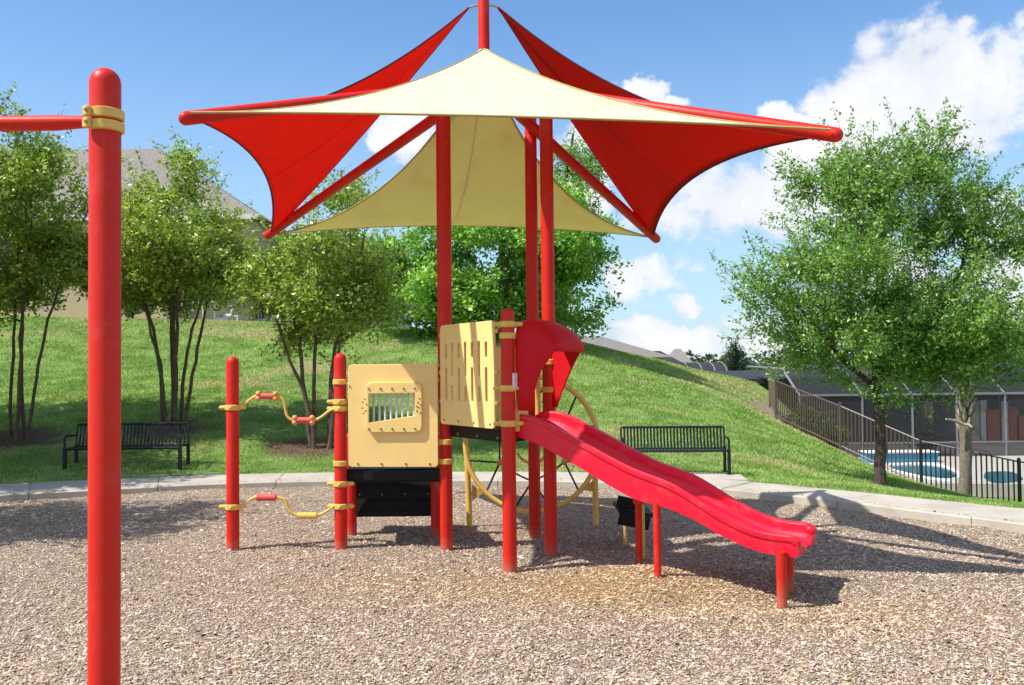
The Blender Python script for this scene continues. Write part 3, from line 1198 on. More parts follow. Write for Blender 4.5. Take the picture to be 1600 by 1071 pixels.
def post(p, top, r=POST_R, label=None):
    o = part('post', MB().tube([(p.x, p.y, -.3), (p.x, p.y, top - r)], r, 20, True, (False, True)), 'red_paint', play, label)
    return o


post(P1, 1.735)
post(P2, 1.755)
post(P4, 2.08)
b1, b2 = gnd(549, 838), gnd(682, 838)
post(b1, 1.0, 0.054)
post(b2, 1.0, 0.054)


def clamp(p, z, r=POST_R, ear=None, h=.05):
    m_ = MB()
    n = 20
    rows = []
    for zz_, rr in ((-h / 2, r + .004), (-h / 2 + .006, r + .012), (h / 2 - .006, r + .012), (h / 2, r + .004)):
        rows.append([Vector((p.x + rr * math.cos(2 * math.pi * i / n), p.y + rr * math.sin(2 * math.pi * i / n), z + zz_)) for i in range(n + 1)])
    m_.grid(rows)
    if ear is not None:
        e = Vector(ear).normalized()
        for sgn in (1, -1):
            q = Vector((p.x, p.y, z)) + e * sgn * (r + .026)
            m_.tube([q - e * .022, q + e * .022], .019, 8, True, (True, True))
        q = Vector((p.x, p.y - r - .012, z))
        m_.ball(q, .016, 8, 5)
    return part('clamp', m_, 'yellow_paint', play)


def zpx(px, py, p):
    return at(px, py, p.y).z


ex = (1, 0, 0)
for py in (637,):
    clamp(P1, zpx(363, py, P1), ear=ex)
clamp(P1, zpx(363, 792, P1), ear=ex)
for py, e in ((597, None), (628, ex), (638.5, ex), (724, None), (756, ex), (791, ex)):
    clamp(P2, zpx(532, py, P2), ear=e)
for py in (690.5, 721):
    clamp(P3, zpx(697, py, P3))
for py, e in ((507, ex), (525, None), (607, ex), (662, ex)):
    clamp(P4, zpx(796, py, P4), ear=e)
for py in (566, 609):
    clamp(P5, zpx(857, py, P5), r=.058)

# decks
DK = 1.105
deck = MB()
poly = [(P3.x + .03, P3.y - .02), (P4.x, P4.y + .06), (P5.x - .03, P5.y), (P6.x, P6.y - .03)]
deck.prism(poly, DK - .10, DK)
dk = part('deck', deck, 'black_vinyl', play, 'black upper deck')
pp = [Vector((a, b, DK - .07)) for a, b in poly]
for i in range(4):
    a, b_ = pp[i], pp[(i + 1) % 4]
    for k in range(3):
        part('bolt', MB().ball(a.lerp(b_, (k + .5) / 3), .014, 6, 4), 'bolt_steel', dk)
dk2 = part('deck', MB().prism([(P2.x + .03, P2.y + .03), (P3.x - .03, P3.y + .03), (b2.x, b2.y), (b1.x, b1.y)], .615, .69), 'black_vinyl', play, 'black lower deck')
part('deck_skirt', MB().box(((P2.x + P3.x) / 2, P2.y + .06, .645), (.86, .03, .12)), 'black_vinyl', dk2)
# step unit at the back of the lower deck
mx_ = (b1.x + b2.x) / 2
step = part('step', MB().box((mx_, 9.03, .45), (.80, .03, .19), Matrix.Rotation(R(-8), 3, 'X')).box((mx_, 9.20, .55), (.80, .30, .03)), 'black_vinyl', play, 'black perforated transfer step under the lower deck')
part('tread', MB().box((mx_, 9.12, .265), (.79, .03, .20), Matrix.Rotation(R(-12), 3, 'X')).box((mx_, 9.3, .35), (.79, .30, .03)).box((mx_, 9.1, .20), (.8, .05, .05)), 'black_vinyl', step)
for k in range(4):
    part('bolt', MB().ball((mx_ - .33 + .22 * k, 8.99, .40), .012, 6, 4), 'bolt_steel', step)
for sx in (-1, 1):
    part('side_bracket', MB().box((mx_ + sx * .415, 9.02, .45), (.02, .1, .22)), 'bolt_steel', step)
part('brace', MB().tube([(b2.x + .02, b2.y - .4, .62), (b2.x + .02, b2.y, .42)], .022, 8), 'grip_red', play)

# window panel between the two left posts
pA, pB = at(545, 730, P2.y - .075), at(685, 730, P3.y - .075)
ux = (pB - pA)
ux.z = 0
pw = ux.length
ux.normalize()
ph = at(545, 570, P2.y - .075).z - pA.z
MP = frame_matrix((pA.x, pA.y, pA.z), ux, (0, 0, 1))
hole = [(.205, .465 * ph / 1.0), (.205, .72 * ph), (.69, .72 * ph), (.69, .52 * ph)]
fx = lambda px: (px - 545) / 140.0 * pw
fz = lambda py: (730 - py) / 160.0 * ph
hole = [(fx(578), fz(661)), (fx(650), fz(650)), (fx(650.5), fz(615)), (fx(579), fz(616))]
pan = part('window_panel', plate('window_panel', [rrect(0, 0, pw, ph, .035), [(fx(576), fz(662)), (fx(576), fz(613)), (fx(653), fz(613)), (fx(653), fz(650))][::-1]], .02, .004, MP), 'tan_plastic', play, 'tan square panel with a barred window')
MPf = frame_matrix(Vector((pA.x, pA.y, pA.z)) + MP.to_3x3() @ Vector((0, 0, .026)), ux, (0, 0, 1))
part('window_frame', plate('window_frame', [rrect(fx(574), fz(676), fx(661.5), fz(598), .06), hole], .032, .006, MPf), 'tan_plastic', pan)
for k in range(8):
    bx_ = fx(584 + 9.0 * k)
    part('bar', MB().tube([MP @ Vector((bx_, fz(664), -.02)), MP @ Vector((bx_ + .0, fz(611), -.02))], .0105, 8), 'window_bar', pan)
bolt_me = None


def bolt(q, nrm, parent, r=.010, material='bolt_steel'):
    m_ = MB().tube([q - nrm * .004, q + nrm * .006], r, 7)
    return part('bolt', m_, material, parent)


nP = MP.to_3x3() @ Vector((0, 0, 1))
for px in (579, 597.5, 615.5, 633.5, 651):
    bolt(MP @ Vector((fx(px), fz(608), .043)), nP, pan)
    bolt(MP @ Vector((fx(px), fz(670.5), .043)), nP, pan)
for px in (560, 597, 635, 672):
    bolt(MP @ Vector((fx(px), fz(725), .011)), nP, pan)
bolt(MP @ Vector((fx(547.5), fz(604), .011)), nP, pan, .008)
dots = MB()
for (px, py) in ((570, 629), (573, 624), (575, 632), (571, 646), (574, 642), (569, 638), (656, 630), (658, 624), (654, 636), (657, 638), (654, 643), (659, 646), (660, 634)):
    q = MP @ Vector((fx(px), fz(py), .043))
    dots.tube([q - nP * .003, q + nP * .002], .007, 6)
part('sound_holes', dots, 'black_vinyl', pan, kind='stuff')
for px, py in ((546, 600), (684, 573), (684, 596)):
    part('panel_lug', MB().ball(MP @ Vector((fx(px), fz(py), -.02)), .022, 8, 5), 'yellow_paint', pan)

# slotted panel
sA = Vector((P3.x, P3.y, 0)) + Vector((-.045, -.065, 0))
sB = Vector((P4.x, P4.y, 0)) + Vector((-.075, -.02, 0))
dv = (sB - sA)
full = dv.length
dv.normalize()
sz0, sz1 = DK + .015, 1.985
MS = frame_matrix((sA.x, sA.y, sz0), dv, (0, 0, 1))
sw = full - .02
sh_ = sz1 - sz0
loops = [rrect(.03, 0, sw - .035, sh_, .045)]
for k in range(7):
    x = .03 + (sw - .065) * (0.115 + 0.125 * k)
    for (a, b_) in ((.19, .34), (.43, .76)) if k % 2 == 0 else ((.18, .52), (.61, .76)):
        loops.append(rrect(x - .020, sh_ * (1 - b_), x + .020, sh_ * (1 - a), .015, 3))
spn = part('slotted_panel', plate('slotted_panel', loops, .02, .003, MS), 'tan_plastic', play, 'tan panel with staggered vertical slots')
nS = MS.to_3x3() @ Vector((0, 0, 1))
for k in range(4):
    bolt(MS @ Vector((.1 + k * (sw - .2) / 3, .035, .011)), nS, spn, .009)
for zz_ in (.2, .45, .78):
    part('panel_lug', MB().ball(MS @ Vector((.02, zz_, -.01)), .024, 8, 5), 'yellow_paint', spn)
    part('panel_lug', MB().ball(MS @ Vector((sw - .02, zz_, -.01)), .02, 8, 5), 'yellow_paint', spn)
# plain panels on the far sides of the upper deck
for (a, b_, z1_, name) in ((P3, P6, 1.78, 'rear_panel'),):
    d = Vector((b_.x - a.x, b_.y - a.y, 0))
    l = d.length
    d.normalize()
    Mb = frame_matrix((a.x, a.y, DK + .02), d, (0, 0, 1))
    lp = [rrect(.09, 0, l - .09, z1_ - DK, .04)]
    for k in range(5):
        x = .2 + k * (l - .4) / 4
        lp.append(rrect(x - .02, .18, x + .02, .5, .018, 3))
    part('rear_panel', plate(name, lp, .02, .003, Mb), 'tan_plastic', play)
q = P5 + Vector((-.10, -.03, 0))
part('side_rail', MB().tube([(q.x, q.y, DK), (q.x, q.y, 1.62)], .022, 8), 'yellow_paint', play)
q = P4 + Vector((.075, .02, 0))
part('side_rail', MB().tube([(q.x, q.y, DK), (q.x, q.y, 1.78)], .014, 8), 'yellow_paint', play)
part('corner_plate', MB().box((P4.x + .10, P4.y + .05, 1.185), (.13, .015, .17), Matrix.Rotation(R(35), 3, 'Z')), 'tan_plastic', play)
part('warning_sticker', MB().box((P4.x + .054, P4.y - .03, 1.50), (.016, .05, .125), Matrix.Rotation(R(-30), 3, 'Z')), 'sticker', play, 'small pale sticker on the post')

# slide
SO = Vector((.14, 7.69, 0))
su = Vector((.877, -.48, 0)).normalized()
sv = Vector((.48, .877, 0)).normalized()
prof = [(-.10, 1.225), (.0, 1.238), (.1, 1.238), (.22, 1.21), (.4, 1.125), (.6, 1.035), (.8, .935), (1.0, .845), (1.15, .80), (1.3, .755), (1.45, .675), (1.65, .557), (1.85, .470), (2.0, .440), (2.15, .436), (2.25, .436)]
hts = [(-.10, .13), (.1, .20), (.5, .205), (.9, .215), (1.05, .22), (1.3, .19), (1.5, .155), (1.8, .14), (2.25, .15)]
px_, pz_ = zip(*prof)
hx_, hh_ = zip(*hts)
ts = np.linspace(-.10, 2.15, 70)


def sm1(xs_, ys_, t):
    w = np.linspace(-.07, .07, 9)
    return float(np.mean(np.interp(t + w, xs_, ys_)))


rows = []
HW = .30
for t in ts:
    zt = sm1(px_, pz_, t)
    h = sm1(hx_, hh_, t)
    fl = 0.0
    # rounded start of the side walls
    k = min(1, max(0, (t + .10) / .10))
    zt = zt - (1 - k) ** 2 * .05
    endk = 0
    bed = zt - h + .055 - .05 * endk * 0
    sec = []
    dl = .017
    ztn = zt
    outer = [(-HW, zt - h), (-HW - .003, zt - h * .6), (-HW, zt - .046), (-HW - .013, zt - .038), (-HW - .014, zt - .010), (-HW - .004, zt), (-HW + .045, zt - .002), (-HW + .056, zt - .014), (-HW + .060, zt - .055),
             (-HW + .082, zt - .066), (-HW + .098, zt - .08), (-HW + .118, bed + .03), (-HW + .14, bed + .006), (-HW + .2, bed)]
    sec = outer + [(-v_, z_) for v_, z_ in outer[::-1]]
    sec += [(HW - .03, zt - h - .002), (HW - .12, bed - .03), (-HW + .12, bed - .03), (-HW + .03, zt - h - .002), (-HW, zt - h)]
    rows.append([SO + su * t + sv * v_ + Vector((0, 0, z_)) for v_, z_ in sec])
zt = sm1(px_, pz_, 2.15)
lastrow = rows[-1]
zb_ = zt - .16
for k in range(1, 7):
    a = k / 6 * math.pi / 2
    row = []
    for p in lastrow:
        up_ = max(0.0, (p.z - zb_))
        row.append(Vector((p.x, p.y, zb_ + .02 + (up_ - .02) * (1 - .45 * (1 - math.cos(a))))) + su * (.062 * math.sin(a)))
    rows.append(row)
ctr = sum(rows[-1], Vector()) / len(rows[-1])
rows.append([p * .5 + (ctr + Vector((0, 0, -.02))) * .5 + su * .006 for p in rows[-1]])
sl = MB().grid(rows)
nc = len(rows[0])
last = (len(rows) - 1) * nc
sl.f.append(tuple(range(nc - 1)))
sl.f.append(tuple(last + k for k in range(nc - 1))[::-1])
slide = part('slide', sl, 'slide_red', play, 'glossy crimson plastic slide with a wave in its chute', angle=27)
lipm = MB()
for v_ in (-.265, .265):
    q = SO + su * 2.185 + sv * v_ + Vector((0, 0, zt - .05))
    lipm.ball(q, .045, 12, 8, (1, 1, .9))
for v_ in (-.12, .1):
    lipm.ball(SO + su * 2.19 + sv * v_ + Vector((0, 0, zt - .125)), .036, 10, 7, (.9, 1.5, .8))
part('exit_lip', lipm, 'slide_red', slide, kind='stuff')
for (px, py, topz) in ((999, 886, .60), (1028, 914, .60)):
    q = gnd(px, py)
    part('support_leg', MB().tube([(q.x, q.y, -.2), (q.x, q.y, topz)], .028, 12), 'red_paint', slide)
for (px, py) in ((1222, 938), (1233, 916)):
    q = gnd(px, py)
    part('support_leg', MB().tube([(q.x, q.y, -.25), (q.x, q.y, .33)], .036, 12), 'red_paint', slide)
for (t, side) in ((1.02, -1), (1.02, 1)):
    q = SO + su * t + sv * side * .2
    part('mount_bracket', MB().box((q.x, q.y, .60), (.07, .07, .05)), 'red_paint', slide)

# slide hood
W2, ZB, ZL, ZT = .335, 1.265, 1.73, 1.985
hood_prof = [(-W2, ZB), (-W2, 1.42), (-W2, 1.5), (-W2, 1.58), (-W2, 1.65), (-W2, ZL), (-W2, 1.80), (-W2 + .01, 1.88), (-W2 + .035, 1.94), (-W2 + .09, 1.975), (-.12, ZT), (0, ZT), (.12, ZT), (W2 - .09, 1.975), (W2 - .035, 1.94), (W2 - .01, 1.88), (W2, 1.80), (W2, ZL), (W2, 1.62), (W2, 1.5), (W2, 1.38), (W2, ZB)]
hood_front = [.19, .21, .235, .27, .325, .39, .40, .405, .41, .415, .425, .43, .425, .40, .375, .355, .34, .32, .255, .195, .14, .10]
hood_start = [.075, .062] + [.055] * 9 + [.05] * 11
hood_rows = []
for (v_, z_), F, t0 in zip(hood_prof, hood_front, hood_start):
    row = []
    for k in range(17):
        u = k / 16
        t = t0 + (F - t0) * u
        zz_ = z_
        if z_ > ZL:
            g_ = 1.0 if u < .45 else math.sqrt(max(0, 1 - ((u - .45) / .55) ** 2))
            g_ = g_ * .55 + .45 * (1 - max(0, u - .25) / .75)
            zz_ = ZL + (z_ - ZL) * g_
        row.append(SO + su * t + sv * (v_ * (1 - .06 * u)) + Vector((0, 0, zz_)))
    hood_rows.append(row)
hood = part('slide_hood', MB().grid(hood_rows), 'hood_red', play, 'dark red moulded hood over the top of the slide', angle=60)
so = hood.modifiers.new('thickness', 'SOLIDIFY')
so.thickness = .014
so.offset = 0

# S shaped climber rails between the two left posts


def rail(pts, y):
    return smooth_path([at(px, py, y) for px, py in pts], 6)


yr = P1.y - .005
up_rail = rail([(365, 637), (377, 635), (388, 627), (401, 619), (418, 619), (434, 619.5), (443, 626), (446, 640), (449, 651), (458, 657), (474, 657), (490, 657), (502, 652), (517, 641), (533, 638)], yr)
ur = part('climber_rail', MB().tube(up_rail, .0125, 10), 'yellow_paint', play, 'upper wavy yellow rail with red grips')
for (xa, xb, yy_) in ((404, 431, 619.5), (461, 488, 657)):
    part('grip', MB().tube([at(xa, yy_, yr), at(xb, yy_, yr)], .027, 12), 'grip_red', ur)
    for xx_ in (xa, xb):
        c = at(xx_, yy_, yr)
        part('grip_end', MB().ball(c + Vector((0, -.006, .022)), .026, 9, 6).ball(c + Vector((0, -.006, -.02)), .027, 9, 6), 'ball_orange', ur)
lo_rail = rail([(365, 792), (377, 790), (388, 783), (400, 777), (418, 776), (436, 778), (446, 782), (450, 793), (458, 802), (470, 806), (484, 806), (500, 804), (512, 798), (522, 791), (533, 790)], yr)
lr_ = part('climber_rail', MB().tube(lo_rail, .0125, 10), 'yellow_paint', play, 'lower wavy yellow rail with foot treads')
part('foot_tread', MB().tube([at(402, 777.5, yr), at(431, 777.5, yr)], .032, 12), 'grip_red', lr_)
part('foot_tread', MB().tube([at(465, 806, yr), at(495, 806, yr)], .030, 12), 'yellow_paint', lr_)

# ring net climber at the back
RC = at(831, 693, 9.45)
RR = .675
ring_pts = [RC + Vector((RR * math.cos(a), .10 * math.sin(a), RR * math.sin(a))) for a in np.linspace(0, 2 * math.pi, 49)[:-1]]
ring = part('ring_climber', MB().tube(ring_pts, .027, 10, closed=True), 'yellow_paint', play, 'yellow ring frame strung with black rope')
for (px, py, top) in ((735, 823, 699), (931, 820, 735)):
    q = gnd(px, py)
    zt_ = at(px, top, q.y).z
    part('leg', MB().tube([(q.x, q.y, -.2), (q.x - .03 * (1 if px < 800 else 0), q.y, zt_)], .03, 12), 'yellow_paint', ring)
    sg = 1 if px < 800 else -1
    part('gusset', MB().prism([(0, 0), (.16, .02), (.02, .16)], -.006, .006) if False else MB().add([Vector((q.x + sg * .02, q.y, zt_ - (.38 if sg > 0 else .1))), Vector((q.x + sg * .14, q.y, zt_ - (.46 if sg > 0 else .2))), Vector((q.x + sg * .02, q.y, zt_ - (.55 if sg > 0 else .22))), Vector((q.x + sg * .02, q.y + .01, zt_ - (.38 if sg > 0 else .1))), Vector((q.x + sg * .14, q.y + .01, zt_ - (.46 if sg > 0 else .2))), Vector((q.x + sg * .02, q.y + .01, zt_ - (.55 if sg > 0 else .22)))], [(0, 1, 2), (5, 4, 3), (0, 3, 4, 1), (1, 4, 5, 2), (2, 5, 3, 0)]), 'yellow_paint', ring)
rope = MB()
knots = []
hexr = RR * .56
for k in range(6):
    a = R(30 + 60 * k)
    knots.append(RC + Vector((hexr * math.cos(a), -.02, hexr * math.sin(a))))
for k in range(6):
    rope.tube(qbow(knots[k], knots[(k + 1) % 6], Vector((0, 0, -.02)), 6), .010, 6)
    a = R(30 + 60 * k)
    for da in (-16, 16):
        aa = a + R(da)
        rope.tube([knots[k], RC + Vector((RR * math.cos(aa), .1 * math.sin(aa), RR * math.sin(aa)))], .010, 6)
part('rope_net', rope, 'rope', ring)
for q in knots:
    part('rope_knot', MB().ball(q, .034, 8, 6), 'ball_orange', ring)
arch_pts = [at(808, 708, 9.0), at(816, 718, 9.0), at(830, 724, 9.0), at(845, 720, 9.0), at(853, 710, 9.0)]
part('hand_loop', MB().tube(smooth_path(arch_pts, 4), .014, 8), 'yellow_paint', play)

# low stepping platform behind the slide
q1, q2 = gnd(977, 850), gnd(1005, 872)
stp = thing('step_platform', 'low black step platform on thin yellow legs behind the red slide', 'step', ((q1.x + q2.x) / 2, (q1.y + q2.y) / 2, 0))
tp = MB()
cpt = at(986, 790, 8.3)
tp.box((cpt.x + .02, cpt.y + .05, .33), (.30, .5, .035), Matrix.Rotation(R(8), 3, 'Y'))
part('tread', tp, 'black_vinyl', stp)
part('riser', MB().box((cpt.x + .0, cpt.y - .20, .27), (.27, .03, .12), Matrix.Rotation(R(12), 3, 'Y')).box((cpt.x - .04, cpt.y - .12, .40), (.2, .03, .11), Matrix.Rotation(R(14), 3, 'Y')), 'black_vinyl', stp)
for q, t_ in ((q1, .32), (q2, .44)):
    part('leg', MB().tube([(q.x, q.y, -.1), (q.x, q.y, t_)], .018, 8), 'yellow_paint', stp)

# near post with horizontal bar
FP = at(163, 900, 3.3)
fr = thing('swing_frame', 'tall red post close to the viewer carrying a red bar in a yellow clamp', 'play frame', (FP.x, FP.y, 0))
FR = .054
ztop = at(166, 107, 3.3).z
part('post', MB().tube([(FP.x, FP.y, -.3), (FP.x, FP.y, ztop - FR)], FR, 28, True, (False, True)), 'red_front', fr)
zb_ = at(140, 192, 3.3).z
BL = 3.6
cap_x = FP.x - FR - .03
bar = MB()
pts = [(FP.x - BL, FP.y, zb_), (cap_x - .09, FP.y, zb_), (cap_x, FP.y, zb_ + .002), (cap_x + .05, FP.y, zb_ + .004)]
bar.tube(pts, [.0275, .0275, .022, .020], 18)
part('bar', bar, 'red_front', fr)
cl = MB()
n = 28
for (za, zb2) in ((-.041, -.003), (.003, .041)):
    rows = []
    for zz_, rr in ((za, FR + .002), (za + .004, FR + .011), (zb2 - .004, FR + .011), (zb2, FR + .002)):
        rows.append([Vector((FP.x + rr * math.cos(a), FP.y + rr * math.sin(a), zb_ + .004 + zz_)) for a in np.linspace(-2.1, 1.9, 25)])
    cl.grid(rows)
part('clamp', cl, 'yellow_paint', fr)
lug = MB()
a = -2.1
ex_ = Vector((FP.x + (FR + .012) * math.cos(a), FP.y + (FR + .012) * math.sin(a), zb_ + .004))
lug.box(ex_ + Vector((-.004, -.006, .021)), (.02, .03, .037), Matrix.Rotation(a, 3, 'Z'), .004)
lug.box(ex_ + Vector((-.004, -.006, -.021)), (.02, .03, .037), Matrix.Rotation(a, 3, 'Z'), .004)
part('clamp_lug', lug, 'yellow_paint', fr)
for dz_ in (.021, -.021):
    part('bolt', MB().tube([ex_ + Vector((0, -.026, dz_)), ex_ + Vector((0, -.014, dz_))], .006, 7), 'bolt_steel', fr)
FX2 = FP.x - BL
part('post', MB().tube([(FX2, FP.y, -.3), (FX2, FP.y, ztop - FR)], FR, 24, True, (False, True)), 'red_front', fr)

# ------------------------------------------------------------------ benches


def make_bench():
    t = thing('park_bench', 'x', 'bench', (0, 0, 0))
    w, h, sh0, dp = 1.86, .78, .42, .46
    mm = MB()
    slat_me = None
    pts = [Vector((0, -.02, sh0 - .01)), Vector((0, .02, sh0 + .012)), Vector((0, .12, sh0 + .005)), Vector((0, .34, sh0 - .012)), Vector((0, .40, sh0 + .03)), Vector((0, .445, sh0 + .16)), Vector((0, .48, h - .015))]
    v, f = [], []
    for p in pts:
        v += [p + Vector((-.017, 0, 0)), p + Vector((.017, 0, 0))]
    fr_ = [(2 * i, 2 * i + 1, 2 * i + 3, 2 * i + 2) for i in range(len(pts) - 1)]
    off = len(v)
    v2 = []
    for i, p in enumerate(pts):
        d = Vector((0, .006, -.006)) if i > 3 else Vector((0, 0, -.008))
        v2 += [p + d + Vector((-.017, 0, 0)), p + d + Vector((.017, 0, 0))]
    fr_ += [(b + off, a + off, d + off, c + off) for a, b, c, d in [(2 * i, 2 * i + 1, 2 * i + 3, 2 * i + 2) for i in range(len(pts) - 1)]]
    fr_ += [(2 * i, 2 * i + 2, off + 2 * i + 2, off + 2 * i) for i in range(len(pts) - 1)] + [(2 * i + 3, 2 * i + 1, off + 2 * i + 1, off + 2 * i + 3) for i in range(len(pts) - 1)]
    me_ = MB().add(v + v2, fr_).mesh('slat', angle=30)
    me_.materials.append(MAT['black_metal'])
    ns = 30
    for k in range(ns):
        o = bpy.data.objects.new('slat', me_)
        COL.objects.link(o)
        o.parent = t
        o.location = (-w / 2 + .05 + k * (w - .1) / (ns - 1), 0, 0)
    part('top_rail', MB().tube([(-w / 2, .484, h), (w / 2, .484, h)], .019, 8), 'black_metal', t, local=True)
    part('front_rail', MB().tube([(-w / 2, -.02, sh0 - .02), (w / 2, -.02, sh0 - .02)], .02, 8), 'black_metal', t, local=True)
    part('seat_rail', MB().tube([(-w / 2, .39, sh0 - .01), (w / 2, .39, sh0 - .01)], .018, 8), 'black_metal', t, local=True)
    for sx in (-1, 1):
        x = sx * (w / 2 + .012)
        part('leg', MB().box((x, -.01, .21), (.055, .05, .42)).box((x, -.01, .01), (.09, .09, .02)), 'black_metal', t, local=True)
        part('leg', MB().box((x, .43, .22), (.05, .05, .44)).box((x, .43, .01), (.09, .09, .02)), 'black_metal', t, local=True)
        part('arm', MB().tube([(x, -.01, .42), (x, -.02, .58), (x, .02, .61), (x, .3, .61), (x, .455, .60)], .02, 8), 'black_metal', t, local=True)
        part('back_upright', MB().tube([(x, .43, .43), (x, .482, h)], .018, 8), 'black_metal', t, local=True)
    return t


bench = make_bench()
p = gnd(196, 737, PZ)
bench.location = (p.x, p.y - .1, PZ - .006)
bench.rotation_euler = (0, 0, R(2))
bench.scale = (.92, .92, .92)
bench['label'] = 'black slatted metal bench in tree shade behind the near red post'
bench['group'] = 'black benches along the path'
bench_r = copy_tree(bench)
p = gnd(1056, 741, PZ)
bench_r.location = (p.x, p.y - .02, PZ - .006)
bench_r.rotation_euler = (0, 0, R(-3))
bench_r.scale = (.79, .8, .83)
bench_r['label'] = 'black slatted metal bench beyond the red slide, on its concrete pad'

# ------------------------------------------------------------------ trees


def unit(a):
    return a / np.maximum(np.linalg.norm(a, axis=-1, keepdims=True), 1e-9)


def leaf_mesh(name, pos, size, aspect, nrm_bias, outward, cols, r):
    n = len(pos)
    nr = unit(r.normal(0, .75, (n, 3)) + np.array([0, 0, nrm_bias]) + outward * .35)
    ax = unit(np.cross(nr, r.normal(0, 1, (n, 3))))
    sd = np.cross(nr, ax)
    s = size * r.uniform(.6, 1.35, n)[:, None]
    v = np.stack([pos - ax * s / 2, pos + sd * s * aspect / 2 + nr * s * .06, pos + ax * s / 2, pos - sd * s * aspect / 2 + nr * s * .06], 1).reshape(-1, 3)
    f = np.arange(4 * n).reshape(-1, 4)
    return np_mesh(name, v, f, np.repeat(cols, 4, 0))


def grow(name, label, cat, group, base, stems, blobs, n_tw, n_leaf, size, aspect, colors, bark, seed, spread=.16, tw_r=.012, gap=.45, outb=.5, upb=.35, twig_len=(.35, .8), nb=.8, low=0.15):
    """stems: list of (points, r0, r1); blobs: (centre, radii, weight) of the crown's volume"""
    r = np.random.default_rng(seed)
    t = thing(name, label, cat, base, group)
    base = Vector(base)
    tm = MB()
    nodes, nrad = [], []
    for pts, r0, r1 in stems:
        sp = smooth_path(pts, 4)
        n = len(sp)
        sp = [q + Vector(r.normal(0, .012, 3)) * (1 if 0 < i else 0) for i, q in enumerate(sp)]
        rd = [r0 + (r1 - r0) * i / (n - 1) for i in range(n)]
        rd[0] *= 1.25
        tm.tube([base + q for q in sp], rd, 9)
        for i, q in enumerate(sp):
            if i > n * low:
                nodes.append(np.array(base + q))
                nrad.append(rd[i])
    part('trunk', tm, bark, t)
    # crown twigs
    ws = np.array([b[2] for b in blobs], float)
    ws /= ws.sum()
    tw = []
    while len(tw) < n_tw:
        b = blobs[r.choice(len(blobs), p=ws)]
        d = unit(r.normal(0, 1, 3))
        k = r.random() ** .42
        p = np.array(b[0]) + d * np.array(b[1]) * k
        lump = math.sin(p[0] * 2.3 + seed) * math.sin(p[1] * 2.1 + seed * 2) + math.sin(p[2] * 2.7 + p[0] * 1.1)
        if lump < -gap * 1.6 and r.random() < .75:
            continue
        tw.append((p + np.array(base), np.array(b[0]) + np.array(base)))
    axis = np.array([base.x, base.y])
    tw.sort(key=lambda q: np.linalg.norm(q[0][:2] - axis) + .3 * abs(q[0][2] - (base.z + 2)))
    nd = np.zeros((len(nodes) + 3 * n_tw, 3))
    nr_ = np.zeros(len(nd))
    cnt = len(nodes)
    nd[:cnt] = nodes
    nr_[:cnt] = nrad
    bm_ = MB()
    lp, lo = [], []
    per = max(1, n_leaf // n_tw)
    for p, cen in tw:
        d = p - nd[:cnt]
        dist = np.linalg.norm(d, axis=1) + 1.3 * np.maximum(0, nd[:cnt, 2] - p[2] + .05)
        j = int(np.argmin(dist))
        a = nd[j].copy()
        ln = np.linalg.norm(p - a)
        out = unit((p - cen) * np.array([1, 1, .6]))
        tip = p + (out * outb + np.array([0, 0, upb]) + r.normal(0, .3, 3)) * r.uniform(*twig_len)
        ctrl_ = a + (p - a) * .5 + np.array([0, 0, .12 * ln]) + r.normal(0, .06, 3) * ln
        pth = [a + (ctrl_ - a) * .5 * 1.0, ctrl_ * .5 + p * .5]
        full_ = [a, ctrl_ * .55 + (a * .5 + p * .5) * .45, p, tip]
        rr = min(nr_[j] * .7, tw_r * (1 + .7 * ln))
        bm_.tube([Vector(q) for q in full_], [rr, rr * .75, max(rr * .5, .004), .003], 4, False)
        for q, k in ((full_[1], .75), (p, .5)):
            nd[cnt] = q
            nr_[cnt] = max(rr * k, .006)
            cnt += 1
        m = int(per * r.uniform(.6, 1.4))
        u = r.random(m) ** .8
        seg = np.where(u[:, None] < .45, full_[1] + (p - full_[1]) * (u[:, None] / .45), p + (tip - p) * ((u[:, None] - .45) / .55))
        q = seg + r.normal(0, spread, (m, 3)) * (1.1 - .6 * u[:, None])
        lp.append(q)
        lo.append(np.repeat(out[None], m, 0))
    part('branches', bm_, bark, t)
    lp, lo = np.concatenate(lp), np.concatenate(lo)
    c0, c1, c2 = (np.array(c) for c in colors)
    k = r.random((len(lp), 1))
    k2 = np.clip((fbm(lp[:, 0] * 1.7 + lp[:, 2], lp[:, 1] * 1.3 - lp[:, 2], 1.2, 2) - .4) / .2, 0, 1)[:, None]
    cols = c0 * (1 - k) + c1 * k
    cols = cols * (1 - .4 * k2) + c2 * .4 * k2
    lm = leaf_mesh('crown', lp - np.array(base), size, aspect, nb, lo, cols, r)
    np_obj('crown', lm, 'leaf', 'stuff', t)
    return t


V3 = lambda *a: Vector(a)


def clumps(blobs, n, rad, seed, keep=.25):
    r_ = random.Random(seed)
    tot = sum(b[2] for b in blobs)
    out_ = [(b[0], tuple(q * .8 for q in b[1]), b[2] * keep) for b in blobs]
    for _ in range(n):
        k = r_.random() * tot
        for b in blobs:
            k -= b[2]
            if k <= 0:
                break
        d = Vector((r_.gauss(0, 1), r_.gauss(0, 1), r_.gauss(0, 1))).normalized() * r_.uniform(.6, 1.05)
        c = (b[0][0] + d.x * b[1][0], b[0][1] + d.y * b[1][1], b[0][2] + d.z * b[1][2])
        q = rad * r_.uniform(.55, 1.3)
        out_.append((c, (q * 1.15, q * 1.15, q * .75), tot * q ** 2 / (rad ** 2 * n)))
    return out_

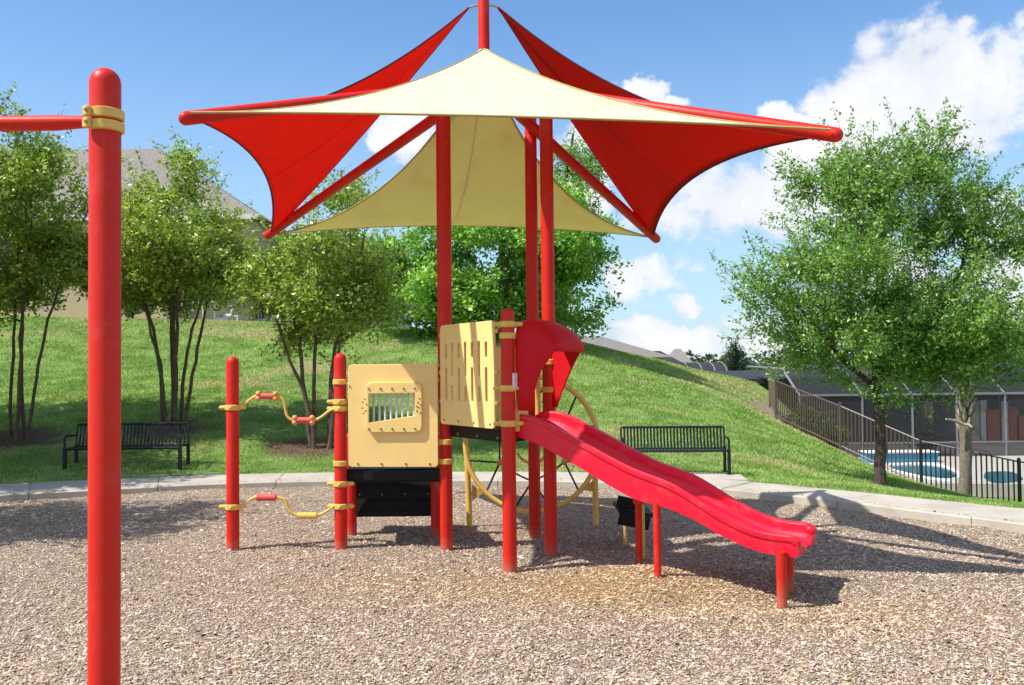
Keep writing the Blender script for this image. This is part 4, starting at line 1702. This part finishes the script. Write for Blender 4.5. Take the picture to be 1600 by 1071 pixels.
MYRTLE = ((0.25, 0.34, 0.045), (0.44, 0.52, 0.09), (0.16, 0.25, 0.04))
OAK = ((0.14, 0.28, 0.042), (0.235, 0.39, 0.075), (0.33, 0.46, 0.15))
DENSE = ((0.17, 0.36, 0.04), (0.30, 0.50, 0.075), (0.36, 0.54, 0.12))


def myrtle_stems(offs, h, seed, r0=.04):
    rr = random.Random(seed)
    st_ = []
    for (bx_, by_, tx, ty, hh) in offs:
        pts = [V3(bx_, by_, -.1)]
        for k in range(1, 5):
            u = k / 4
            pts.append(V3(bx_ + (tx - bx_) * u ** 1.5 + rr.uniform(-.05, .05), by_ + (ty - by_) * u ** 1.5, hh * u))
        st_.append((pts, r0 * rr.uniform(.8, 1.15), .014))
    return st_


s17 = P_T1.y / FPX
grow('crape_myrtle', 'multi stemmed crape myrtle at the photo left edge, the tallest of its row', 'tree', 'crape myrtles on the slope', P_T1,
     myrtle_stems([(-.25, 0, -1.0, .2, 4.4), (-.1, .1, -.2, .5, 4.8), (.05, -.05, .5, -.3, 4.7), (.2, .05, 1.2, .2, 4.2), (.1, .15, .1, .1, 5.0), (-.2, -.1, -1.3, -.3, 3.6)], 5, 1),
     clumps([((-.45, .3, 4.2), (1.5, 2.0, 1.6), 3.4), ((.0, 0, 3.0), (1.4, 1.5, .8), .8), ((.35, 0, 5.1), (.7, .7, .7), .35)], 34, 0.42, 1), 700, 46000, .084, .5, MYRTLE, 'bark_myrtle', 3, .115, .011)
grow('crape_myrtle', 'multi stemmed crape myrtle behind the left bench, just right of the near post', 'tree', 'crape myrtles on the slope', P_T2,
     myrtle_stems([(-.18, 0, -.9, .2, 3.7), (-.05, .1, -.3, .5, 4.1), (.05, -.05, .3, -.3, 4.2), (.18, .05, 1.0, .2, 3.9), (.1, .12, .9, -.4, 3.2), (-.1, -.1, -.7, -.4, 3.4), (0, .1, .05, .1, 4.4)], 5, 2),
     clumps([((.08, .3, 3.4), (1.15, 1.9, 1.15), 3.2), ((.0, 0, 2.6), (1.15, 1.4, .5), .5), ((.2, 0, 4.4), (.6, .6, .45), .22)], 34, 0.36, 2), 700, 45000, .080, .5, MYRTLE, 'bark_myrtle', 4, .11, .011)
grow('crape_myrtle', 'shorter crape myrtle with twin trunks behind the wavy climber rails', 'tree', 'crape myrtles on the slope', P_T3,
     myrtle_stems([(-.06, 0, -.7, .2, 3.6), (-.02, .05, .2, .4, 4.0), (.22, -.03, .9, -.2, 3.6), (.25, .06, .6, .3, 3.9), (0, -.05, -1.0, -.3, 3.0)], 5, 3, .045),
     clumps([((.05, .3, 3.05), (1.12, 1.8, 1.1), 3.2), ((-.1, 0, 2.3), (1.15, 1.3, .55), 1.0), ((.6, 0, 4.0), (.4, .4, .7), .22)], 34, 0.36, 3), 700, 45000, .080, .5, MYRTLE, 'bark_myrtle', 5, .11, .011)
# off the left edge of the frame, its shade reaches the mulch
grow('crape_myrtle', 'crape myrtle beyond the left edge shading the mulch', 'tree', 'crape myrtles on the slope', V3(-7.5, 9.3, 0.05),
     myrtle_stems([(-.18, 0, -.9, .2, 3.7), (.05, -.05, .3, -.3, 4.2), (.18, .05, 1.0, .2, 3.9), (0, .1, .05, .1, 4.4)], 5, 2),
     [((.0, -.2, 3.5), (1.7, 1.6, 1.2), 3)], 320, 17000, .09, .55, MYRTLE, 'bark_myrtle', 14, .16, .011)
grow('crape_myrtle', 'crape myrtle beyond the left edge shading the bench', 'tree', 'crape myrtles on the slope', V3(-9.3, 12.6, .05),
     myrtle_stems([(-.18, 0, -.9, .2, 3.7), (.05, -.05, .3, -.3, 4.2), (.18, .05, 1.0, .2, 3.9), (0, .1, .05, .1, 4.4)], 5, 2),
     [((-.1, 0, 3.6), (1.9, 1.8, 1.5), 3)], 420, 26000, .10, .55, MYRTLE, 'bark_myrtle', 15, .16, .011)

grow('crape_myrtle', 'crape myrtle beyond the left edge, uphill of the bench', 'tree', 'crape myrtles on the slope', V3(-12.2, 16.2, hz(-12.2, 16.2)),
     myrtle_stems([(-.18, 0, -.9, .2, 4.7), (.05, -.05, .3, -.3, 5.2), (.18, .05, 1.0, .2, 4.9), (0, .1, .05, .1, 5.4)], 5, 2),
     [((.1, 0, 4.6), (2.1, 2.0, 1.9), 3)], 480, 28000, .11, .55, MYRTLE, 'bark_myrtle', 17, .16, .011)

grow('crape_myrtle', 'crape myrtle beyond the left edge, between the bench and the path', 'tree', 'crape myrtles on the slope', V3(-11.0, 14.2, hz(-11.0, 14.2)),
     myrtle_stems([(-.18, 0, -.9, .2, 4.0), (.05, -.05, .3, -.3, 4.4), (.18, .05, 1.0, .2, 4.1), (0, .1, .05, .1, 4.6)], 5, 2),
     [((.1, 0, 3.9), (1.9, 2.0, 1.6), 3)], 420, 24000, .105, .55, MYRTLE, 'bark_myrtle', 18, .16, .011)

# dense green tree behind the structure
q = V3(*at(788, 545, 29.0))
q.z = hz(q.x, q.y)
sc_ = 25.0 / FPX
grow('shade_tree', 'dense round green tree on the hillside behind the red canopy poles', 'tree', None, q,
     [([V3(0, 0, -.2), V3(.05, 0, 1), V3(0, .1, 2.4), V3(-.1, 0, 4.4)], .17, .05), ([V3(0, 0, .9), V3(.9, 0, 2.1), V3(2.2, .1, 3.1)], .09, .03), ([V3(0, 0, .9), V3(-.9, .1, 1.7), V3(-2.0, .1, 2.6)], .09, .03), ([V3(0, 0, .9), V3(.1, -.9, 1.8), V3(.2, -1.7, 2.6)], .08, .03)],
     clumps([((0, 0, 2.2), (3.75, 2.3, 2.05), 4), ((-2.3, -.2, 1.3), (2.2, 1.9, 1.35), 1.9), ((2.2, -.2, 2.1), (1.9, 1.7, 1.6), 1.5), ((.2, 0, 4.1), (2.2, 1.8, 1.2), 1.2), ((-3.1, 0, 2.1), (1.2, 1.1, 1.0), .7)], 46, 0.85, 4),
     820, 70000, .15, .55, DENSE, 'bark_brown', 6, .22, .016, .6, .55, .2, (.4, .8), .7)

# live oak by the fence
grow('live_oak', 'airy young live oak with a single dark trunk beside the path', 'tree', None, P_OAK,
     [([V3(0, 0, -.15), V3(.02, 0, .9), V3(-.02, .03, 2.0), V3(.08, 0, 3.2), V3(.2, 0, 4.6)], .105, .03),
      ([V3(0, 0, 1.7), V3(.7, .1, 2.5), V3(1.5, .1, 3.6), V3(1.7, 0, 4.9)], .06, .018), ([V3(0, 0, 1.6), V3(-.7, .1, 2.3), V3(-1.4, .1, 3.2)], .055, .016),
      ([V3(0, 0, 2.1), V3(-.3, -.4, 3.2), V3(-.5, -.6, 4.8)], .05, .016), ([V3(0, 0, 1.9), V3(.5, -.7, 2.6), V3(1.0, -1.2, 3.4)], .05, .016), ([V3(0, 0, 1.9), V3(.3, .8, 2.8), V3(.5, 1.2, 3.8)], .05, .016)],
     clumps([((.35, 0, 3.2), (2.15, 1.9, 1.7), 4.6), ((-.6, 0, 2.3), (1.6, 1.5, .75), 2.0), ((1.1, 0, 2.3), (1.5, 1.5, .8), 1.7), ((.25, 0, 4.6), (1.45, 1.1, .95), 1.9), ((-.5, 0, 5.35), (.35, .4, .55), .25), ((1.0, 0, 5.35), (.4, .4, .6), .25), ((1.9, 0, 4.5), (.75, .6, .85), .6), ((-1.9, 0, 3.5), (.55, .5, .5), .25), ((-2.1, 0, 2.8), (.5, .5, .35), .2), ((2.6, 0, 3.9), (.7, .6, .6), .35)], 60, 0.5, 5, .55),
     1900, 140000, .066, .5, OAK, 'bark_brown', 8, .08, .009, .25, .75, .45, (.3, .75), .6)
q = V3(17.6, 24.5, -2.1)
grow('shade_tree', 'darker leafy tree behind the palm at the photo right edge', 'tree', None, q,
     [([V3(0, 0, -.2), V3(.05, 0, 1.5), V3(0, .1, 3.0), V3(-.1, 0, 4.8)], .13, .04)],
     [((-.5, 0, 4.2), (2.0, 1.9, 1.5), 3), ((-1.2, 0, 5.4), (1.4, 1.2, .9), 1)], 400, 26000, .12, .55, OAK, 'bark_brown', 9, .2, .014)
# tall far tree peeping over the back sail
q = V3(2.0, 36.5, hz(2.0, 36.5))
grow('shade_tree', 'tall thin topped tree showing above the dense tree, right of the poles', 'tree', None, q,
     [([V3(0, 0, -.2), V3(.05, 0, 3), V3(0, .1, 5.0), V3(.5, 0, 8.4)], .15, .04)],
     [((.4, 0, 6.2), (1.2, 1.2, 1.6), 2), ((1.1, 0, 7.2), (.7, .7, .7), .5)], 170, 7000, .14, .5, OAK, 'bark_brown', 16, .22, .014)

# cabbage palm
palm = thing('cabbage_palm', 'cabbage palm with leaf boots on its trunk, behind the fence', 'palm tree', P_PALM)
ptop = at(1509, 575, 21.0)
pm = MB()
pp_ = [P_PALM + (ptop - P_PALM) * u + Vector((.04 * math.sin(u * 5), 0, 0)) for u in np.linspace(-.06, 1, 14)]
pm.tube(pp_[:9], [.15] + [.132 + .008 * math.sin(i * 2.1) for i in range(8)] , 14)
part('trunk', pm, 'bark_palm', palm)
part('trunk_top', MB().tube(pp_[8:], [.125, .12, .115, .11, .105, .10], 12), 'bark_brown', palm)
rr = random.Random(4)
for k in range(34):
    u = .56 + .42 * k / 34
    a = k * 2.4
    c = P_PALM + (ptop - P_PALM) * u
    d = Vector((math.cos(a), math.sin(a), 0))
    L_ = rr.uniform(.16, .30)
    part('leaf_boot', MB().tube([c + d * .08 + V3(0, 0, -.10), c + d * .15 + V3(0, 0, .02), c + d * .21 + V3(0, 0, L_ * .7)], [.045, .04, .012], 5), 'boot_palm', palm)
for (px, py, qx, qy) in ((1506, 664, 1478, 655), (1500, 625, 1484, 585), (1508, 664, 1519, 668)):
    part('dead_stalk', MB().tube([at(px, py, 20.8), at((px + qx) / 2, (py + qy) / 2 - 2, 20.75), at(qx, qy, 20.7)], [.045, .035, .02], 6), 'boot_palm', palm)
fr_rng = np.random.default_rng(3)
for k in range(13):
    a = k * 2.399
    d = Vector((math.cos(a), math.sin(a), 0))
    el = .2 + .8 * fr_rng.random()
    tip = ptop + d * 1.1 + V3(0, 0, .5 + el)
    fm = MB()
    fm.tube([ptop, ptop.lerp(tip, .5) + V3(0, 0, .15), tip], [.025, .02, .012], 5)
    for j in range(15):
        b_ = (j / 14 - .5) * 3.6
        side = d.cross(V3(0, 0, 1))
        dd = (d * math.cos(b_) + side * math.sin(b_) + V3(0, 0, .2 - .3 * fr_rng.random())).normalized()
        w_ = dd.cross(V3(0, 0, 1)).normalized() * .03
        e1, e2 = tip + dd * .5, tip + dd * .95 + V3(0, 0, -.22)
        fm.add([tip - w_ * .4, tip + w_ * .4, e1 + w_, e1 - w_, e2], [(0, 1, 2, 3), (3, 2, 4)])
    part('frond', fm, 'palm_leaf' if 'palm_leaf' in MAT else mat('palm_leaf', (0.07, 0.13, 0.035), .5, .2, 5), palm)

# shrubs


def shrub(name, label, c, rad, n_leaf, size, cols, seed, group=None):
    st_ = [([V3(0, 0, -.1), V3(.1 * math.cos(k * 1.3), .1 * math.sin(k * 1.3), rad[2] * .6), V3(rad[0] * .5 * math.cos(k * 1.3), rad[1] * .5 * math.sin(k * 1.3), rad[2] * 1.3)], .025, .008) for k in range(5)]
    return grow(name, label, 'shrub', group, c, st_, [((0, 0, rad[2]), rad, 1)], max(60, n_leaf // 40), n_leaf, size, .5, cols, 'bark_brown', seed, .1, .008, .9, .3, .2, (.1, .3))


q = at(207, 500, 33)
q.z = hz(q.x, q.y)
shrub('shrub', 'dark evergreen shrub against the beige house wall, right of the near post', q, (.55, .5, 1.15), 4500, .12, ((.02, .05, .018), (.035, .075, .02), (.05, .09, .03)), 21)
for (px, Y_, rd, lab) in ((1240, 29, (.6, .5, .75), 'bushy hedge shrub behind the top end of the fence'), (1268, 28.5, (.6, .5, .9), 'tall hedge shrub behind the fence, left of the blue pool wall'), (1296, 29, (.5, .5, .6), 'lowest of the hedge shrubs behind the fence')):
    q = at(px, 650, Y_)
    q.z = -1.35
    shrub('shrub', lab, q, rd, 2600, .11, ((.05, .10, .025), (.09, .15, .04), (.10, .14, .05)), int(px), 'hedge shrubs behind the fence')
q = at(1442, 700, 36.6)
q.z = -2.1
shrub('shrub', 'olive green potted looking bush behind the pool screen', q, (.6, .5, .9), 2200, .11, ((.10, .12, .03), (.14, .16, .05), (.12, .14, .05)), 31)

# ------------------------------------------------------------------ fence round the pool
fence = thing('picket_fence', 'dark metal picket fence stepping down the slope to the pool', 'fence', at(1440, 764, 23.2))
FPTS = [(1203, 627, 31.5), (1213, 657, 28), (1314, 704, 25), (1440, 764, 23.2), (1594, 802, 21.7)]
FV = [at(*c) for c in FPTS]
e = FV[4] + (FV[4] - FV[3])
e.z = FV[4].z - .1
FV.append(e)
FH = 1.22
pick_me = {}


def inst(name, me, parent, loc):
    o = bpy.data.objects.new(name, me)
    COL.objects.link(o)
    o.parent = parent
    o.location = loc
    return o


for key in ('fence_bronze', 'fence_dark'):
    m1 = MB().box((0, 0, FH / 2 + .01), (.028, .028, FH - .10)).mesh('picket')
    m1.materials.append(MAT[key])
    m2 = MB().box((0, 0, FH / 2 - .08), (.062, .062, FH + .24)).add([(-.035, -.035, FH + .04), (.035, -.035, FH + .04), (.035, .035, FH + .04), (-.035, .035, FH + .04), (0, 0, FH + .075)], [(0, 1, 4), (1, 2, 4), (2, 3, 4), (3, 0, 4)]).mesh('post')
    m2.materials.append(MAT[key])
    pick_me[key] = (m1, m2)
fo = ORIGIN[fence.name]
for i in range(5):
    a, b_ = FV[i], FV[i + 1]
    key = 'fence_bronze' if i < 3 else 'fence_dark'
    inst('post', pick_me[key][1], fence, a - fo)
    L_ = (b_ - a).length
    n = int(L_ / .118)
    for k in range(1, n):
        q = a.lerp(b_, k / n)
        inst('picket', pick_me[key][0], fence, q - fo)
    for hh in (FH - .03, .12):
        part('rail', MB().tube([a + V3(0, 0, hh), b_ + V3(0, 0, hh)], .019, 6), key, fence)
inst('post', pick_me['fence_dark'][1], fence, FV[5] - fo)

# ------------------------------------------------------------------ pool and screen cage
PD = -1.98
part('pool_deck', MB().prism([(10.8, 29.0), (12.5, 28.0), (16, 27.4), (30, 27), (30, 42), (10.8, 42)], PD - .4, PD), 'pool_deck', kind='structure')


def blob(pts, n=6):
    P = [V3(p[0], p[1], 0) for p in pts]
    sp = smooth_path(P + P[:1], n)[:-1]
    return [(p.x, p.y) for p in sp]


g1 = lambda px, py: gnd(px, py, PD)
water = blob([g1(1392, 727), g1(1450, 726), g1(1485, 733), g1(1500, 745), g1(1485, 751), g1(1455, 749), g1(1415, 741), g1(1388, 733)])
m_ = MB()
m_.prism(water, PD - .1, PD + .012)
part('pool_water', m_, 'pool_water', kind='structure')
cop = MB().tube([V3(x, y, PD + .0) for x, y in water], .07, 6, closed=True)
part('pool_coping', cop, 'trim_white', kind='structure')
part('pool_water', MB().prism(blob([g1(1540, 738), g1(1580, 738), g1(1598, 750), g1(1560, 756), g1(1538, 748)]), PD - .1, PD + .012), 'pool_water', kind='structure')
qa, qb = at(1357, 721, 34.0), at(1466, 718, 34.0)
spa = thing('raised_spa', 'long low blue tiled pool wall behind the fence pickets', 'pool wall', (qa.x, 34.2, PD))
part('tile_wall', MB().box(((qa.x + qb.x) / 2, 34.4, PD + .17), (qb.x - qa.x, .8, .34)), 'pool_tile', spa)
part('cap', MB().box(((qa.x + qb.x) / 2, 34.4, PD + .36), (qb.x - qa.x + .1, .9, .04)), 'trim_white', spa)
qa = at(1275, 678, 33.0)
qb = at(1312, 678, 33.0)
spa2 = thing('raised_spa', 'small blue tiled spa box beside the hedge shrubs', 'spa', (qa.x, 33, PD))
part('tile_wall', MB().box(((qa.x + qb.x) / 2, 33.4, PD + .55), (qb.x - qa.x, .8, 1.1)), 'pool_tile', spa2)
part('cap', MB().box(((qa.x + qb.x) / 2, 33.4, PD + 1.13), (qb.x - qa.x + .1, .9, .06)), 'trim_white', spa2)

cage = thing('pool_cage', 'dark insect screen pool enclosure with grey metal frame at right', 'pool enclosure', (15, 36, PD))
YC = 36.0
beam_z = at(1425, 617, YC).z
cx0 = at(1250, 617, YC).x
cx1 = 25.0
posts_x = [at(px, 617, YC).x for px in (1250, 1347, 1425, 1494, 1570, 1640, 1700)]
fm = MB()
for x in posts_x:
    part('upright', MB().box((x, YC, (PD + beam_z) / 2), (.065, .065, beam_z - PD)), 'cage_frame', cage)
    part('rafter', MB().tube([(x, YC, beam_z), (x - .32, YC + 1.2, beam_z + 1.05), (x - .32, YC + 6.5, beam_z + 1.15)], .05, 6), 'cage_frame', cage)
part('beam', MB().box(((cx0 + cx1) / 2, YC - .01, beam_z + .02), (cx1 - cx0, .08, .09)), 'cage_frame', cage)
part('beam', MB().box(((cx0 + cx1) / 2, YC - .01, PD + .55), (cx1 - cx0, .05, .06)), 'cage_frame', cage)
part('beam', MB().box(((cx0 + cx1) / 2 - .3, YC + 1.2, beam_z + 1.06), (cx1 - cx0, .07, .07)), 'cage_frame', cage)
for a, b_ in zip(posts_x[:-1], posts_x[1:]):
    part('screen', MB().add([(a + .046, YC, PD + .02), (b_ - .046, YC, PD + .02), (b_ - .046, YC, beam_z - .05), (a + .046, YC, beam_z - .05)], [(0, 1, 2, 3)]), 'insect_screen', cage)
    part('screen', MB().add([(a + .05, YC, beam_z + .085), (b_ - .05, YC, beam_z + .085), (b_ - .37, YC + 1.17, beam_z + 1.03), (a - .27, YC + 1.17, beam_z + 1.03)], [(0, 1, 2, 3)]), 'insect_screen', cage)
part('roof_screen', MB().add([(cx0 - .3, YC + 1.24, beam_z + 1.1), (cx1 - .3, YC + 1.24, beam_z + 1.1), (cx1 - .3, YC + 6.5, beam_z + 1.2), (cx0 - .3, YC + 6.5, beam_z + 1.2)], [(0, 1, 2, 3)]), 'insect_screen', cage)
ph_ = thing('pool_house', 'house wall with orange shutters seen through the pool screen', 'house', (17, 41, PD))
part('wall', MB().box((19.5, 42.4, PD + 1.5), (19, .4, 3.0)), 'plaster_dark', ph_)
part('roof', MB().add([(9.5, 41.4, PD + 3.0), (30, 41.4, PD + 3.0), (30, 47, PD + 3.35), (9.5, 47, PD + 3.35), (9.5, 41.4, PD + 2.8), (30, 41.4, PD + 2.8)], [(0, 1, 2, 3), (0, 4, 5, 1)]), 'far_dark', ph_)
for (px0, px1, py0, py1, mt, nm) in ((1449, 1462, 628, 702, 'stucco', 'column'), (1538, 1546, 626, 690, 'trim_white', 'column'), (1546, 1566, 640, 690, 'orange_paint', 'shutter'), (1582, 1596, 636, 735, 'orange_paint', 'shutter'), (1528, 1534, 628, 690, 'pale_wood', 'column'), (1596, 1612, 650, 740, 'orange_paint', 'shutter'), (1572, 1580, 628, 700, 'trim_white', 'column')):
    a, b_ = at(px0, py1, 41.5), at(px1, py0, 41.5)
    part(nm, MB().box(((a.x + b_.x) / 2, 41.9, (a.z + b_.z) / 2), (b_.x - a.x, .3, b_.z - a.z)), mt, ph_)
for (px0, px1, py0, py1) in ((1380, 1440, 640, 700), (1470, 1520, 635, 705)):
    a, b_ = at(px0, py1, 41.5), at(px1, py0, 41.5)
    part('window', MB().box(((a.x + b_.x) / 2, 42.15, (a.z + b_.z) / 2), (b_.x - a.x, .2, b_.z - a.z)), 'window_glass', ph_)

# ------------------------------------------------------------------ house on the hill
HY = 37.0
hb = at(200, 500, HY).z - .3
house = thing('stucco_house', 'beige two storey stucco house with grey roof behind the crape myrtles', 'house', (-18, HY + 3, hb))


def wx(px):
    return at(px, 400, HY).x


def wz(py, px=250):
    return at(px, py, HY).z


x0, x1 = wx(-260), wx(388)
ez = wz(340, 300)
mw = MB().box(((x0 + x1) / 2, HY + 4, (hb + ez) / 2), (x1 - x0, 8, ez - hb))
wall = part('wall', mw, 'stucco', house)
rz = wz(196, 190)
xr1 = wx(190)
rf = MB()
E_ = .55
ym = HY + 4
rf.add([(x0 - E_, HY - E_, ez), (x1 + E_, HY - E_, ez), (x1 + E_, HY + 8 + E_, ez), (x0 - E_, HY + 8 + E_, ez), (x0 + 4, ym, rz), (xr1, ym, rz)], [(0, 1, 5, 4), (1, 2, 5), (2, 3, 4, 5), (3, 0, 4), (3, 2, 1, 0)])
roof = part('roof', rf, 'roof_shingle', house)
part('fascia', MB().box(((x0 + x1) / 2, HY - E_ - .03, ez - .08), (x1 - x0 + 2 * E_, .05, .2)), 'trim_white', roof)
# single storey skirt roof and porch to the right
x2 = wx(612)
ez2 = wz(425, 500)
wing = part('wing_wall', MB().box(((x1 + x2) / 2 + .05, HY + 4.2, (hb + ez2) / 2), (x2 - x1 - .1, 6, ez2 - hb)), 'stucco', house)
rf2 = MB()
rf2.add([(x1 - .02, HY + .6, ez2), (x2 + .5, HY + .6, ez2), (x2 + .5, HY + 7.6, ez2), (x1 - .02, HY + 7.6, ez2), (x1 - .02, HY + 4.1, ez2 + 1.9), (x2 - 2, HY + 4.1, ez2 + 1.9)], [(0, 1, 5, 4), (1, 2, 5), (2, 3, 4, 5), (3, 0, 4), (3, 2, 1, 0)])
part('wing_roof', rf2, 'roof_shingle', house)
part('wing_fascia', MB().box(((x1 + x2) / 2 + .25, HY + .57, ez2 - .06), (x2 - x1 + .5, .05, .2)), 'trim_white', house)
rf3 = MB().add([(wx(200), HY - 1.1, wz(418)), (x1 + .2, HY - 1.1, wz(418)), (x1 + .2, HY - .01, wz(398)), (wx(200), HY - .01, wz(398)), (wx(200), HY - 1.1, wz(426)), (x1 + .2, HY - 1.1, wz(426))], [(0, 1, 2, 3), (0, 4, 5, 1)])
part('porch_roof', rf3, 'roof_shingle', house)


def window(px0, py0, px1, py1, yoff=0.0):
    a, b_ = at(px0, py1, HY + yoff), at(px1, py0, HY + yoff)
    w_, h_ = b_.x - a.x, b_.z - a.z
    cx_, cz_ = (a.x + b_.x) / 2, (a.z + b_.z) / 2
    fm_ = MB()
    for (dx_, dz_, sx, sz_) in ((-w_ / 2, 0, .09, h_ + .09), (w_ / 2, 0, .09, h_ + .09), (0, h_ / 2, w_ - .09, .09), (0, -h_ / 2, w_ - .09, .09), (0, 0, .05, h_ - .09)):
        fm_.box((cx_ + dx_, HY + yoff - .03, cz_ + dz_), (sx, .08, sz_))
    f_ = part('window', fm_, 'trim_white', house)
    part('pane', MB().box((cx_, HY + yoff - .01, cz_), (w_ - .05, .04, h_ - .05)), 'window_glass', f_)


window(0, 372, 42, 412)
window(4, 432, 32, 470)
window(268, 430, 302, 486)
window(-120, 372, -70, 412)
window(225, 362, 262, 392)
window(310, 362, 345, 388)
window(392, 450, 416, 500, 1.15)
window(425, 448, 470, 500, 1.15)
window(520, 448, 585, 500, 1.15)
ac = thing('pool_pump', 'white pipes and pump by the foot of the beige house wall', 'pump', at(350, 506, 34.5))
q = V3(*at(350, 507, 34.5))
part('pump_body', MB().box(q + V3(-.05, 0, .14), (.5, .3, .2), None, .04).tube([q + V3(.05, -.05, .3), q + V3(.3, -.05, .3)], .09, 10), 'trim_white', ac)
part('pipe', MB().tube([q + V3(.3, 0, -.1), q + V3(.3, 0, .62), q + V3(.22, 0, .66)], .05, 8).tube([q + V3(.5, 0, -.1), q + V3(.5, 0, .28), q + V3(.0, 0, .28)], .05, 8), 'trim_white', ac)
ptio = thing('pergola', 'white post frame by the dark shrub, behind the second tree', 'pergola', at(235, 505, 33.5))
q = V3(*at(229, 507, 33.5))
for k in range(2):
    part('post', MB().box(q + V3(.1 + k * .9, 0, .5), (.09, .09, 1.2)), 'trim_white', ptio)
part('top', MB().box(q + V3(.5, .1, 1.13), (1.3, .5, .07)), 'trim_white', ptio)
q = V3(*at(322, 472, 34))
aw = thing('patio_awning', 'small white awning box above the pump by the beige wall', 'awning', (q.x, 34.2, hb))
part('canopy', MB().box(q + V3(0, .3, 0), (.55, .7, .08)), 'trim_white', aw)
for sx in (-1, 1):
    part('post', MB().box(q + V3(sx * .22, .3, -.5), (.05, .05, .95)), 'trim_white', aw)

# ------------------------------------------------------------------ houses, trees beyond the crest


def far_house(label, px0, px1, py_ridge, py_eave, Y, rmat, slopes=(.25, .25)):
    a, b_ = at(px0, py_eave, Y), at(px1, py_eave, Y)
    zr = at((px0 + px1) / 2, py_ridge, Y + 3).z
    ze = a.z
    w_ = b_.x - a.x
    t = thing('distant_house', label, 'house', (a.x, Y, ze - 3), 'houses beyond the hill crest')
    part('wall', MB().box(((a.x + b_.x) / 2, Y + 4, ze - 1.5), (w_ - .8, 7, 3.0)), 'stucco', t)
    part('roof', MB().add([(a.x, Y, ze), (b_.x, Y, ze), (b_.x, Y + 8, ze), (a.x, Y + 8, ze), (a.x + w_ * slopes[0], Y + 4, zr), (b_.x - w_ * slopes[1], Y + 4, zr)], [(0, 1, 5, 4), (1, 2, 5), (2, 3, 4, 5), (3, 0, 4), (3, 2, 1, 0)]), rmat, t)
    return t


far_house('grey roofed house at the hill crest, nearest the dense tree', 880, 1052, 524, 560, 50, 'roof_shingle', (.1, .6))
far_house('darker low roof beside the grey roof at the crest', 1020, 1075, 548, 572, 60, 'far_dark', (.3, .5))
far_house('pale roofed house peeping over the crest, left of the dark cage', 1050, 1090, 545, 575, 75, 'roof_shingle', (.45, .3))
a, b_ = at(1078, 596, 62), at(1141, 600, 62)
dc = thing('distant_pool_cage', 'dark arched screen cage on the crest beside the small pine', 'pool enclosure', (a.x, 62, a.z))
zt_ = at(1110, 566, 62).z
w_ = b_.x - a.x
part('screen', MB().prism([(0, 0), (1, 0), (1, 1), (0, 1)], 0, 0.001) if False else MB().grid([[V3(a.x + .0 + (0.0 if k < 0 else 0), 62 + 3.0 - 3.0 * math.cos(t_), a.z - 1 + (zt_ - a.z + 1) * math.sin(t_) ** .6), V3(b_.x, 62 + 3.0 - 3.0 * math.cos(t_), a.z - 1 + (zt_ - a.z + 1) * math.sin(t_) ** .6)] for k, t_ in enumerate(np.linspace(0, math.pi, 13))]), 'far_dark', dc)
part('end_wall', MB().add([V3(b_.x + .02, 62 + 3 - 3 * math.cos(t_), a.z - 1 + (zt_ - a.z + 1) * math.sin(t_) ** .6) for t_ in np.linspace(0, math.pi, 13)], [tuple(range(13))]), 'far_dark', dc)
for u in (0.02, .36, .68, .98):
    x = a.x + w_ * u
    part('rib', MB().tube([V3(x, 62 + 3 - 3.04 * math.cos(t_), a.z - 1 + (zt_ - a.z + 1.04) * math.sin(t_) ** .6) for t_ in np.linspace(0.05, math.pi - .05, 13)], .04, 5), 'roof_shingle', dc)

q = at(1150, 600, 66)
grow('pine_tree', 'small dark pine on the skyline beside the distant dark cage', 'tree', None, V3(q.x, q.y, q.z - 1),
     [([V3(0, 0, -.5), V3(0, 0, 2), V3(0, 0, 4.0)], .12, .03)],
     [((0, 0, 1.2), (1.05, 1, .7), 1.6), ((0, 0, 2.2), (.8, .8, .55), 1), ((0, 0, 3.1), (.5, .5, .6), .7), ((-.1, 0, 3.9), (.22, .22, .45), .3)], 150, 5000, .16, .35, ((.02, .05, .025), (.035, .07, .03), (.03, .06, .03)), 'bark_brown', 41, .15, .014)
# far wood: one mass of crowns
r = np.random.default_rng(77)
pos, out = [], []
for k in range(75):
    x = r.uniform(18, 95)
    y = r.uniform(112, 135)
    h = r.uniform(3.4, 6.4) * (1 if x > 34 else .85)
    m = 420
    d = unit(r.normal(0, 1, (m, 3)))
    pos.append(np.array([x, y, h * .55 - 2]) + d * np.array([2.8, 2.2, h * .5]) * (r.random((m, 1)) ** .3))
    out.append(d)
pos, out = np.concatenate(pos), np.concatenate(out)
kk = r.random((len(pos), 1))
np_obj('treeline', leaf_mesh('treeline', pos, .7, .6, .7, out, np.array([.05, .085, .03]) * (1 - kk) + np.array([.085, .125, .05]) * kk, r), 'leaf', 'stuff')
